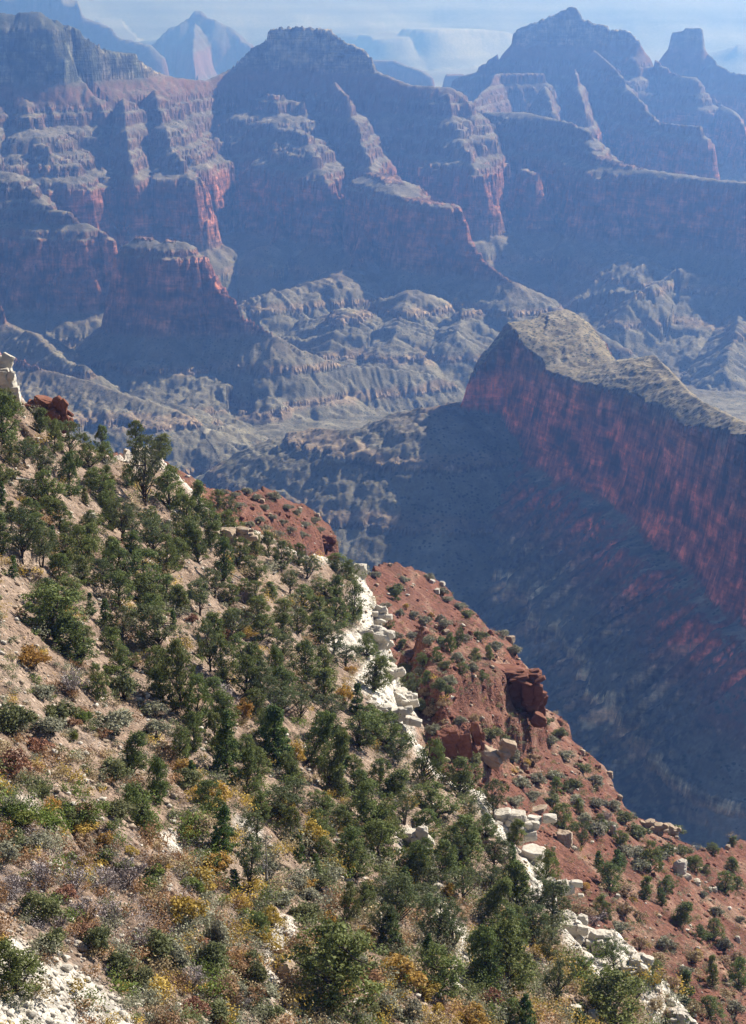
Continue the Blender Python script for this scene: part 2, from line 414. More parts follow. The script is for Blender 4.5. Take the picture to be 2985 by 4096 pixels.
ub = rx + .12 * (xb - rx) + 6 * fbm(xb, yb, 60, 3, 601); vb = ry + .12 * (yb - ry) + 6 * fbm(xb, yb, 60, 3, 602)
do = -sdb
wob = 26 * ridged(ub, vb, 120, 2, 603) + 13 * ridged(ub, vb, 38, 2, 604) + 5 * ridged(ub, vb, 12, 2, 605) + 3 * fbm(xb, yb, 9, 2, 606)
do = do + wob * (.35 + .65 * sstep(0, 60, do)) - 4
tq = np.clip(sdb / (sdb + dc + 1e-3), 0, 1)
cap = zr + (zc_ - zr) * tq ** .9 + (5 * fbm(xb, yb, 60, 3, 607) + 3 * ridged(xb, yb, 28, 2, 608) + 1.2 * fbm(xb, yb, 8, 2, 609)) * sstep(0, 25, sdb) * sstep(0, 12, dc)
zbase = np.minimum(-782.0, zr - 25)
slope_z = np.interp(do, [0, 14, 16, 30, 34, 46, 200, 205, 290, 295, 900], [0, -.40, -.43, -.80, -.83, -1.0, -1.0 - 123 / 200, -1.0 - 138 / 200, -1.0 - 191 / 200, -1.0 - 203 / 200, -1.0 - 640 / 200])
ext = np.where(slope_z > -1, zr + (zbase - zr) * -slope_z, zbase + (slope_z + 1) * 200)
ext = ext + sstep(46, 90, do) * (15 * ridged(ub, vb, 70, 2, 611) + 11 * ridged(ub, vb, 26, 2, 612) + 3.5 * ridged(ub, vb, 10, 1, 613) + 1.5 * fbm(xb, yb, 8, 2, 614))
ZBU = np.full(X.shape, -9e3); ZBU[bm] = np.where(do <= 0, np.minimum(cap, 1e4), np.where(sdb > 0, np.minimum(cap, ext), ext))
win = ZBU > Z
Z = np.where(win, ZBU, Z); DZ = np.where(win, -7.0, DZ)
BI = NAMES.index('red_butte') + 1
ID = np.where(win, BI, ID)
UB = U.copy(); UB[bm] = np.where(win[bm], ub, U[bm]); VB = V.copy(); VB[bm] = np.where(win[bm], vb, V[bm])
U, V = UB, VB
isfloor = floor > Z
ID = np.where(isfloor, 0, ID)
Z = np.where(isfloor, floor, Z)
Z += FADE * (2.4 * fbm(X, Y, 22, 4, 81) + .8 * fbm(X, Y, 6, 1, 82)) * np.clip(R2 / 4000, .6, 2)

# own colours of the rock, by height in the strata and steepness; far haze and butte shade painted in further down
gz_r = np.gradient(Z, axis=0) / np.gradient(R2, axis=0)
gz_a = np.gradient(Z, axis=1) / (R2 * (AZ[1] - AZ[0]))
steep = np.hypot(gz_r, gz_a)
KS = -np.diff(KZ) / np.diff(KT)
sp = KS[np.clip(np.searchsorted(KT, Tw) - 1, 0, len(KS) - 1)]
steep = np.where(isfloor, np.minimum(steep, .6), np.where(win, np.minimum(steep, 3), .35 * steep + .65 * sp))
zz = Z - DZ + np.where(win, 4, 10) * fbm(X, Y, 140, 3, 91)
SK = [(-2000, (.10, .085, .07)), (-1150, (.10, .085, .07)), (-1105, (.085, .066, .052)), (-1066, (.105, .085, .066)), (-1050, (.13, .12, .092)), (-984, (.12, .11, .085)), (-980, (.18, .128, .088)), (-966, (.18, .128, .088)), (-962, (.12, .11, .085)),
      (-914, (.12, .11, .085)), (-911, (.19, .135, .092)), (-896, (.19, .135, .092)), (-893, (.13, .118, .09)), (-850, (.125, .10, .078)), (-828, (.16, .075, .052)), (-760, (.18, .070, .048)), (-700, (.18, .068, .047)), (-668, (.16, .07, .05)), (-640, (.115, .066, .049)),
      (-560, (.092, .058, .046)), (-470, (.10, .055, .043)), (-405, (.14, .07, .052)), (-385, (.20, .165, .13)), (-300, (.21, .185, .15)), (-240, (.19, .165, .135)), (-150, (.15, .13, .105)), (400, (.15, .13, .105))]
sk_z = [a for a, _ in SK]
ALB = np.stack([np.interp(zz, sk_z, [c[i] for _, c in SK]) for i in range(3)], -1)
zf = Z - DZ
band = pn(zf / 7.0 + .6 * pn(X / 200, Y / 200, 95), X / 900, 96) + .6 * pn(zf / 2.6, Y / 700, 97)
ALB *= (1 + 0.35 * np.clip(band, -1, 1) * sstep(.6, 1.2, steep))[..., None]
# desert varnish and fresh red scars on the cliffs
cliff = sstep(1.1, 1.9, steep)
# slopes: pale talus with dark brush in streaks that run downhill
streak = fbm(U, V, 30, 4, 105) + .5 * fbm(X, Y, 60, 3, 106)
gentle = sstep(1.0, .55, steep)
talus = np.where((zf > -660)[..., None], np.array([.128, .120, .102]), np.array([.150, .136, .105]))
ALB = mix(ALB, talus, gentle * np.where(zf > -828, .8, .35))
ALB *= np.exp(np.where(win, 1.9, .8) * np.clip(streak, -.9, .7) * gentle)[..., None]
SCRUB = gentle * np.clip(.55 + .9 * fbm(X, Y, 160, 3, 111) - .5 * streak, .1, 1.2)
# woods on the high rims
wood = sstep(-430, -380, zf) * np.where(np.isin(ID, [NAMES.index('plateau') + 1]), 1.3, .35)
ALB = mix(ALB, np.array([.045, .052, .04]), np.clip(wood * np.clip(.65 + .9 * fbm(X, Y, 70, 4, 113), 0, 1), 0, .93))
BUTTE = win
INCAP = np.zeros(X.shape, bool); INCAP[bm] = sdb > 2
bt = BUTTE & INCAP
ALB = np.where(bt[..., None], mix(ALB, np.array([.21, .175, .115]), .75 * sstep(1.6, .8, steep)), ALB)
SCRUB = np.where(bt, 1.15 * sstep(1.9, 1.0, steep), SCRUB)
ledge_ = BUTTE & ~INCAP & (zf < -790)
ALB = np.where((BUTTE & ~INCAP & (zf > -815))[..., None], ALB * mix(np.ones(ALB.shape), np.array([2.1, 1.3, 1.12]), cliff), ALB)
ALB = np.where(ledge_[..., None], ALB * mix(np.ones(ALB.shape), np.array([1.9, 1.7, 1.5]), cliff), ALB)
ALB = np.where((BUTTE & (zf < -790) & ~INCAP)[..., None], ALB * (.55 + .45 * (1 - gentle))[..., None], ALB)  # scrubby butte slopes darkened in colour to deepen their shade
haze_tint = sstep(17000, 20500, R2)
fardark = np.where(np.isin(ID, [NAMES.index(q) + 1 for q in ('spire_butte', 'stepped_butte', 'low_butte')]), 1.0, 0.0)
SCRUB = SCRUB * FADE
haze_tint = np.maximum(sstep(11500, 16500, R2) * (1 - fardark), haze_tint * (1 - fardark))
ALB = mix(ALB, np.array([.06, .06, .06]), .45 * fardark)  # darker colour on the far buttes mutes their sunlit faces
ALB = mix(ALB, np.array([.15, .148, .14]) * (1 + .4 * fbm(X, Y * .5, 1500, 4, 121) + .45 * pn(Z / 55, X / 6000, 122))[..., None], .95 * haze_tint)  # rock paled with distance: extra haze painted into its colour

# the pale trail on the canyon floor
TR = np.array([at_z(px, py, -1003.0) for px, py in [(820, 1885), (900, 1850), (960, 1815), (1010, 1795), (1080, 1805), (1150, 1825), (1230, 1850)]])
td, *_ = seg_near(X, Y, TR)
ALB = mix(ALB, np.array([.30, .27, .22]), .8 * sstep(6.5, 2.5, td))

MAT_CANYON = rock_terrain_material('canyon_rock', 1.0, 0.7, True)
LABELS = {}
for n, l, *_ in LAND:
    if l and l != 'S': LABELS[n] = l
LABELS['canyon_floor'] = 'grey scrubby canyon floor between the spurs'
PT = np.stack([X, Y, Z], -1)
fid = ID[:-1, :-1]
for i, n in enumerate(['canyon_floor'] + NAMES):
    ids = [i]
    s = np.isin(fid, ids)
    if not s.any(): continue
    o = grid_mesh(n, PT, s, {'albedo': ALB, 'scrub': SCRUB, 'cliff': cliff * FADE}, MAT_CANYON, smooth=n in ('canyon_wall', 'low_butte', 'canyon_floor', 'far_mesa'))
    o['kind'] = 'structure'; o['label'] = LABELS[n]; o['category'] = 'canyon floor' if i == 0 else 'rock formation'


# ------------------------------------------------------------------ the near hillside, its pale rim cliff and the red slope below
def plane_z(x, y): return -99 - 0.69 * x - 0.117 * (y - 178)
RED_DROP = 22.0
def on_plane(px, py, off=0.0):
    """point of the tilted hillside plane (lowered by off) seen at px, py"""
    d = ray(px, py)
    t = (-99 + 0.117 * 178 - off) / (d[..., 2] + 0.69 * d[..., 0] + 0.117 * d[..., 1])
    return d * t[..., None]

L1 = np.array([(-700, 1250), (-150, 1340), (0, 1480), (80, 1590), (200, 1690), (330, 1790), (500, 1800), (640, 1790), (700, 1900), (800, 1960), (880, 2060), (960, 2090), (1040, 2130), (1060, 2160), (1200, 2230), (1340, 2240), (1420, 2260), (1460, 2300), (1500, 2380), (1520, 2540), (1515, 2610), (1580, 2690), (1590, 2790), (1580, 2870), (1640, 2960), (1700, 3010), (1800, 3120), (1930, 3180), (2000, 3250), (2040, 3290), (2050, 3360), (2180, 3430), (2210, 3530), (2190, 3640), (2270, 3700), (2370, 3750), (2480, 3770), (2560, 3850), (2560, 3950), (2650, 4000), (2760, 4096), (2980, 4330), (3300, 4700)], float)
L2 = np.array([(-700, 1260), (-100, 1400), (0, 1500), (120, 1620), (330, 1800), (640, 1830), (800, 1925), (870, 1950), (960, 1942), (1100, 1962), (1180, 2010), (1270, 2045), (1335, 2120), (1320, 2180), (1290, 2225), (1380, 2275), (1450, 2262), (1560, 2248), (1680, 2262), (1760, 2320), (1830, 2400), (1900, 2450), (1960, 2520), (2040, 2550), (2070, 2620), (2150, 2695), (2135, 2760), (2160, 2840), (2250, 2865), (2260, 2930), (2350, 3000), (2440, 3080), (2470, 3180), (2560, 3285), (2640, 3285), (2700, 3330), (2770, 3378), (2850, 3365), (2985, 3345), (3300, 3300), (3900, 3300)], float)
L1w = on_plane(L1[:, 0], L1[:, 1])[:, :2]
L2w = on_plane(L2[:, 0], L2[:, 1], RED_DROP)[:, :2]

FA = np.radians(np.linspace(-15, 15.5, 860))
FR = rows(128, 900, .0021)
r2, a2 = np.meshgrid(FR, FA, indexing='ij')
x2 = r2 * np.sin(a2); y2 = r2 * np.cos(a2)
n_big = fbm(x2, y2, 45, 4, 201); n_med = fbm(x2, y2, 11, 4, 203); n_small = fbm(x2, y2, 2.4, 3, 205)
C1 = np.vstack([L1w, [(90, 60), (-600, 60), (-600, L1w[0, 1])]])
C2 = np.vstack([L2w, [(500, 60), (-600, 60), (-600, L2w[0, 1])]])
d1 = -inside_poly(x2, y2, C1) + 3.5 * fbm(x2, y2, 22, 3, 211) + 1.2 * ridged(x2, y2, 6, 2, 213)
d2 = -inside_poly(x2, y2, C2) + 3.0 * fbm(x2, y2, 26, 3, 215) + 1.6 * ridged(x2, y2, 8, 2, 217)
base = plane_z(x2, y2)
slab = fbm(x2, y2, 30, 3, 221) + 0.012 * (x2 * .35 + y2 * .9)
slab = slab * 3.0 % 1.0
hill = base + 2.6 * n_big + 1.2 * n_med + 0.4 * n_small + 1.6 * ridged(x2 * .8 + y2 * .25, y2 * .35, 13, 3, 223) \
    + 1.5 * (sstep(.0, .75, slab) - sstep(.75, 1.0, slab)) * sstep(.05, .3, fbm(x2, y2, 38, 2, 225))
rim_drop = np.interp(d1, [-14, -3, 0, 1.2, 2.2, 4.0, 5.0, 16, 40], [0, .6, 1.5, 7, 8.5, 14.5, 16, 20.5, RED_DROP])
# red slope: soft ribs, ledges and a cliffed promontory
def block(pts, lift):
    P = on_plane(np.array([p[0] for p in pts], float), np.array([p[1] for p in pts], float), RED_DROP - lift)[:, :2]
    return inside_poly(x2, y2, P)
PR = block([(1560, 2460), (1700, 2420), (1830, 2430), (1960, 2520), (2060, 2560), (2170, 2690), (2150, 2745), (2080, 2760), (1990, 2770), (1930, 2740), (1850, 2790), (1700, 2700)], 17)
PR2 = block([(1900, 2790), (2000, 2850), (1985, 2960), (1960, 3040), (1850, 3050), (1760, 3010), (1770, 2950), (1830, 2880)], 8)
PN = block([(820, 1965), (960, 1945), (1100, 1965), (1180, 2012), (1270, 2048), (1338, 2120), (1325, 2150), (1240, 2150), (1130, 2110), (950, 2080)], 7)
jag = 1.6 * ridged(x2, y2, 7, 3, 231) + 2.5 * fbm(x2, y2, 16, 2, 233)
def lift(sd, h, hard=2.2):
    s = sd + jag
    return h * (0.55 * sstep(-0.2, hard, s) + 0.45 * sstep(hard + 1.4, 2 * hard + 2.2, s)) * sstep(60, 4, s)
red = base - RED_DROP + 2.2 * n_big + 0.9 * n_med + 0.25 * n_small + 1.3 * ridged(x2, y2, 34, 3, 235)
lf = np.maximum(np.maximum(lift(PR, 17), lift(PR2, 11)), lift(PN, 6))
red = red + lf * sstep(2, 14, d1)
terr = (red / 3.2 + 0.8 * n_med) % 1.0
red += 1.7 * (sstep(.55, .9, terr) - terr) * sstep(-.1, .35, fbm(x2, y2, 40, 2, 237))
edge_drop = np.interp(d2, [-8, 0, 1.5, 5, 7, 20, 300, 700], [0, .8, 9, 13, 24, 36, 270, 600])
w = sstep(4, 18, d1)
z2 = np.where(d1 < 0, hill - rim_drop + 1.1 * sstep(-9, -2, d1) * ridged(x2, y2, 5, 3, 251), (hill - rim_drop) * (1 - w) + np.minimum(red, hill - 6) * w)
z2 = z2 - edge_drop
FZ = z2

def ground_at(x, y):
    r = np.hypot(x, y); a = np.arctan2(x, y)
    i = np.clip(np.log(r / FR[0]) / .0021, 0, len(FR) - 1.001); j = np.clip((a - FA[0]) / (FA[1] - FA[0]), 0, len(FA) - 1.001)
    i0 = i.astype(int); j0 = j.astype(int); u = i - i0; v = j - j0
    return FZ[i0, j0] * (1 - u) * (1 - v) + FZ[i0 + 1, j0] * u * (1 - v) + FZ[i0, j0 + 1] * (1 - u) * v + FZ[i0 + 1, j0 + 1] * u * v

def field_at(F, x, y):
    r = np.hypot(x, y); a = np.arctan2(x, y)
    i = np.clip(np.round(np.log(r / FR[0]) / .0021), 0, len(FR) - 1).astype(int)
    j = np.clip(np.round((a - FA[0]) / (FA[1] - FA[0])), 0, len(FA) - 1).astype(int)
    return F[i, j]

def hit(px, py):
    """where the sight lines through px, py meet the near ground"""
    px = np.atleast_1d(np.asarray(px, float)); py = np.atleast_1d(np.asarray(py, float))
    d = ray(px, py); h = np.hypot(d[:, 0], d[:, 1])
    out = np.full((len(px), 3), np.nan)
    for k in range(len(px)):
        j = (math.atan2(d[k, 0], d[k, 1]) - FA[0]) / (FA[1] - FA[0])
        if j < 0 or j > len(FA) - 2: continue
        j0 = int(j); col = FZ[:, j0] * (1 - j + j0) + FZ[:, j0 + 1] * (j - j0)
        los = FR * d[k, 2] / h[k]
        b = np.nonzero(col > los)[0]
        if len(b) and b[0] > 0:
            i = b[0]; f0 = los[i - 1] - col[i - 1]; f1 = col[i] - los[i]
            r = FR[i - 1] + (FR[i] - FR[i - 1]) * f0 / (f0 + f1 + 1e-9)
            out[k] = d[k] / h[k] * r
    return out

# own colours of the near ground
pv = x2 * 0 + 1
depth = y2 * CP - FZ * SP
PX = W0 / 2 + FPX * x2 / depth
PY = H0 / 2 - FPX * (y2 * SP + FZ * CP) / depth
tone = 0.5 + 0.5 * np.clip(fbm(x2, y2, 18, 4, 241) * 1.6, -1, 1)
SOIL = mix(np.broadcast_to(np.array([.22, .15, .108]), (*x2.shape, 3)), np.array([.31, .235, .18]), tone)
litter = sstep(.0, .5, fbm(x2, y2, 9, 4, 243))
SOIL = mix(SOIL, np.array([.135, .088, .058]), .6 * litter)
REDC = mix(np.broadcast_to(np.array([.132, .050, .034]), (*x2.shape, 3)), np.array([.175, .088, .062]), tone)
REDC = mix(REDC, np.array([.24, .15, .105]), .85 * sstep(.05, .45, fbm(x2, y2, 20, 4, 245) + .35 * n_small) * sstep(2350, 2700, PY))
lay = pn(FZ / 4.5 + .5 * n_med, x2 / 90, 261) + .5 * pn(FZ / 1.6, y2 / 60, 263)
REDC = REDC * (1 + .30 * np.clip(lay, -1, 1))[..., None]
REDC = mix(REDC, np.array([.25, .165, .12]), .6 * sstep(.45, .85, lay))
alb2 = mix(SOIL, REDC, sstep(5, 13, d1 + 3 * n_small))
alb2 = np.where((d1 > 5)[..., None] & (lf > .8)[..., None] & (lf < 15.5)[..., None], alb2 * np.array([.95, .9, .9]), alb2)
WHITE = np.array([.58, .53, .455])
rim = sstep(-5.5, -2.0, d1 + 2.2 * n_med) * sstep(9, 5, d1 + 2 * n_small)
rim *= np.where(PX < 700, .55, 1.0)
patch = np.zeros(x2.shape)
for P in [[(2250, 3690), (2330, 3700), (2420, 3790), (2480, 3750), (2560, 3830), (2550, 3930), (2440, 3960), (2330, 3900), (2260, 3800)],
          [(2570, 3950), (2640, 3990), (2790, 4110), (2590, 4110)],
          [(-60, 3780), (80, 3750), (200, 3850), (300, 3870), (480, 3990), (560, 4130), (-60, 4130)],
          [(630, 3340), (700, 3320), (745, 3390), (690, 3430)], [(60, 3170), (130, 3190), (170, 3250), (140, 3270)],
          [(1080, 3650), (1170, 3680), (1180, 3760), (1090, 3850), (1150, 3990), (1080, 4000), (1050, 3830)],
          [(1300, 2560), (1400, 2520), (1510, 2530), (1515, 2600), (1330, 2610)], [(1490, 2620), (1570, 2680), (1600, 2760), (1590, 2880), (1500, 2800), (1400, 2725)],
          [(1745, 3480), (1775, 3600), (1830, 3680), (1890, 3760), (1880, 3850), (1830, 3850), (1800, 3740), (1720, 3640)], [(930, 3260), (1020, 3290), (1060, 3360), (960, 3350)],
          [(1560, 3330), (1700, 3300), (1720, 3380), (1600, 3400)], [(1790, 3840), (1890, 3830), (1880, 3930), (1830, 3940)], [(1470, 3600), (1600, 3700), (1540, 3720)]]:
    patch = np.maximum(patch, sstep(-22, 22, inside_poly(PX, PY, P) + 26 * n_small + 22 * n_med))
alb2 = mix(alb2, WHITE * 0.92, np.clip(patch * .9, 0, 1) * sstep(8, 4, d1))
crack = sstep(.62, .85, ridged(x2, y2, 4.5, 3, 253))
alb2 = mix(alb2, np.broadcast_to(WHITE * 1.08, alb2.shape), np.clip(rim, 0, 1))
alb2 = alb2 * (1 - .55 * crack * np.clip(rim, 0, 1))[..., None]
alb2 = alb2 * (1 + .25 * n_small)[..., None]

def near_ground_material():
    m, nt, b = new_mat('near_ground')
    co = node(nt, 'ShaderNodeNewGeometry').outputs['Position']
    col = node(nt, 'ShaderNodeAttribute', attribute_name='albedo').outputs['Color']
    n1 = node(nt, 'ShaderNodeTexNoise', Scale=.55, Detail=7.0, Roughness=0.7); nt.links.new(co, n1.inputs['Vector'])
    v = node(nt, 'ShaderNodeTexVoronoi', Scale=2.6); nt.links.new(co, v.inputs['Vector'])
    v2 = node(nt, 'ShaderNodeTexVoronoi', Scale=0.8); nt.links.new(co, v2.inputs['Vector'])
    f1 = ramp(nt, n1.outputs[0], [(0.3, 0.55), (0.5, 1.0), (0.72, 1.35)])
    sep = node(nt, 'ShaderNodeSeparateColor'); nt.links.new(v.outputs['Color'], sep.inputs[0])
    f2 = ramp(nt, sep.outputs[0], [(0.0, 0.72), (0.8, 1.05), (1.0, 1.45)])
    c = mixc(nt, 1.0, mixc(nt, 1.0, col, f1, 'MULTIPLY'), f2, 'MULTIPLY')
    nt.links.new(c, b.inputs['Base Color'])
    h = math_n(nt, 'ADD', math_n(nt, 'MULTIPLY', n1.outputs[0], .9), math_n(nt, 'MULTIPLY', v.outputs['Distance'], -.35))
    h = math_n(nt, 'ADD', h, math_n(nt, 'MULTIPLY', v2.outputs['Distance'], -.35))
    bp = node(nt, 'ShaderNodeBump', Strength=.8, Distance=1.0)
    nt.links.new(h, bp.inputs['Height']); nt.links.new(bp.outputs[0], b.inputs['Normal'])
    return m
MAT_GROUND = near_ground_material()
pt2 = np.stack([x2, y2, FZ], -1)
isred = (d1[:-1, :-1] > 4)
for nm, lab, s in (('hillside', 'tan stony hillside with a pale rock rim', ~isred), ('red_slope', 'rust red slope and ledges below the pale rim', isred)):
    o = grid_mesh(nm, pt2, s, {'albedo': alb2}, MAT_GROUND)
    o['kind'] = 'structure'; o['label'] = lab; o['category'] = 'slope'

# ------------------------------------------------------------------ plants: prototypes built once, then copied
def leaf_material(name, col, trans=.18, var=.16, tint=None):
    m, nt, b = new_mat(name)
    b.inputs['Roughness'].default_value = 0.7
    b.inputs['Specular IOR Level'].default_value = 0.2
    oi = node(nt, 'ShaderNodeObjectInfo')
    t = node(nt, 'ShaderNodeAttribute', attribute_name='tone').outputs['Fac']
    hsv = node(nt, 'ShaderNodeHueSaturation')
    hsv.inputs['Color'].default_value = (*col, 1)
    nt.links.new(math_n(nt, 'ADD', 0.5 - .018, math_n(nt, 'MULTIPLY', oi.outputs['Random'], .036)), hsv.inputs['Hue'])
    v = math_n(nt, 'MULTIPLY', math_n(nt, 'ADD', 1 - var, math_n(nt, 'MULTIPLY', math_n(nt, 'FRACT', math_n(nt, 'MULTIPLY', oi.outputs['Random'], 7.31)), 2 * var)), t)
    nt.links.new(v, hsv.inputs['Value'])
    c = hsv.outputs[0]
    if tint:
        f = math_n(nt, 'GREATER_THAN', node(nt, 'ShaderNodeAttribute', attribute_name='mixed').outputs['Fac'], 0.5)
        c = mixc(nt, f, c, tint)
    nt.links.new(c, b.inputs['Base Color'])
    tr = node(nt, 'ShaderNodeBsdfTranslucent'); nt.links.new(c, tr.inputs['Color'])
    mx = node(nt, 'ShaderNodeMixShader'); mx.inputs[0].default_value = trans
    nt.links.new(b.outputs[0], mx.inputs[1]); nt.links.new(tr.outputs[0], mx.inputs[2])
    nt.links.new(mx.outputs[0], nt.nodes['Material Output'].inputs['Surface'])
    return m

def plain_material(name, lo, hi, scale=3.0, bump=.3):
    m, nt, b = new_mat(name)
    tc = node(nt, 'ShaderNodeTexCoord')
    n = node(nt, 'ShaderNodeTexNoise', Scale=scale, Detail=6.0, Roughness=.7); nt.links.new(tc.outputs['Object'], n.inputs['Vector'])
    c = mixc(nt, ramp(nt, n.outputs[0], [(.3, 0.0), (.7, 1.0)]), lo, hi)
    nt.links.new(c, b.inputs['Base Color'])
    bp = node(nt, 'ShaderNodeBump', Strength=bump, Distance=.3); nt.links.new(n.outputs[0], bp.inputs['Height'])
    nt.links.new(bp.outputs[0], b.inputs['Normal'])
    return m

M_JUN = leaf_material('juniper_leaf', (.130, .158, .044), .32)
M_PIN = leaf_material('pinyon_needle', (.104, .124, .050), .32)
M_FIR = leaf_material('fir_needle', (.080, .125, .030), .3)
M_OAK = leaf_material('scrub_oak_leaf', (.155, .165, .068), .3)
M_SAGE = leaf_material('grey_sage_leaf', (.245, .235, .16), .25)
M_GREEN = leaf_material('green_shrub_leaf', (.135, .165, .034), .3)
M_GOLD = leaf_material('golden_leaf', (.42, .27, .060), .3)
M_TAN = leaf_material('dry_tan_leaf', (.34, .25, .145), .25)
M_RUST = leaf_material('rust_leaf', (.28, .15, .082), .25)
M_TWIG = leaf_material('bare_twig', (.29, .24, .23), .0)
M_BARK = plain_material('bark', (.035, .026, .02), (.09, .07, .055), 6)
M_DEAD = plain_material('dead_wood', (.13, .115, .10), (.27, .245, .22), 5)
M_PALE = plain_material('pale_rock', (.36, .32, .26), (.58, .53, .46), .55, .8)
M_BUFF = plain_material('buff_rock', (.24, .165, .11), (.42, .345, .265), .6, .8)
M_REDR = plain_material('red_rock', (.11, .038, .026), (.22, .105, .07), .5, .9)

def raw_mesh(name, verts, faces, mat, tone=None, mixed=None, smooth=False):
    me = bpy.data.meshes.new(name)
    verts = np.asarray(verts, np.float32); faces = np.asarray(faces, np.int32)
    k = faces.shape[1]
    me.vertices.add(len(verts)); me.loops.add(faces.size); me.polygons.add(len(faces))
    me.vertices.foreach_set('co', verts.ravel()); me.loops.foreach_set('vertex_index', faces.ravel())
    me.polygons.foreach_set('loop_start', np.arange(0, faces.size, k, dtype=np.int32))
    if smooth: me.polygons.foreach_set('use_smooth', np.ones(len(faces), bool))
    for nm, arr in (('tone', tone), ('mixed', mixed)):
        if arr is not None:
            t = me.attributes.new(nm, 'FLOAT', 'POINT'); t.data.foreach_set('value', np.asarray(arr, np.float32))
    me.update(); me.materials.append(mat)
    return me

def tubes(paths, n=5):
    V, F, o = [], [], 0
    for pts, rad in paths:
        pts = np.asarray(pts, float); m = len(pts)
        tang = np.gradient(pts, axis=0); tang /= np.linalg.norm(tang, axis=1, keepdims=True) + 1e-9
        ref = np.where(np.abs(tang[:, 2:3]) > .9, [[1., 0, 0]], [[0, 0, 1.]])
        u = np.cross(tang, ref); u /= np.linalg.norm(u, axis=1, keepdims=True) + 1e-9
        w = np.cross(tang, u)
        a = np.arange(n) * math.tau / n
        ring = pts[:, None] + np.asarray(rad)[:, None, None] * (np.cos(a)[None, :, None] * u[:, None] + np.sin(a)[None, :, None] * w[:, None])
        V.append(ring.reshape(-1, 3))
        i, j = np.meshgrid(np.arange(m - 1), np.arange(n), indexing='ij')
        jn = (j + 1) % n
        F.append(np.stack([i * n + j, i * n + jn, (i + 1) * n + jn, (i + 1) * n + j], -1).reshape(-1, 4) + o)
        o += m * n
    return np.concatenate(V), np.concatenate(F)

def leaves(cent, rad, per, size, rng, flat=.8, up=.5, ctr=None):
    """per small leaf sprays round each clump centre"""
    k = len(cent)
    c = np.repeat(cent, per, 0); r = np.repeat(np.broadcast_to(rad, k), per)
    off = rng.normal(size=(k * per, 3)); off /= np.linalg.norm(off, axis=1, keepdims=True)
    off *= (rng.random((k * per, 1)) ** .45)
    off[:, 2] *= flat
    p = c + off * r[:, None]
    nrm = off + rng.normal(size=off.shape) * .55 + np.array([0, 0, up])
    nrm /= np.linalg.norm(nrm, axis=1, keepdims=True)
    t = np.cross(nrm, rng.normal(size=off.shape)); t /= np.linalg.norm(t, axis=1, keepdims=True) + 1e-9
    b = np.cross(nrm, t)
    s = size * (.6 + .8 * rng.random((k * per, 1)))
    q = np.stack([p - t * s * .8 - b * s * .35, p + b * s * -.1 + t * s * .1 - b * s * .45, p + t * s * .9 + b * s * .2, p - t * s * .1 + b * s * .5], 1)
    tone = np.repeat(.72 + .56 * rng.random(k), per) * (.88 + .24 * rng.random(k * per))
    return q.reshape(-1, 3), np.arange(k * per * 4).reshape(-1, 4), np.repeat(tone, 4)

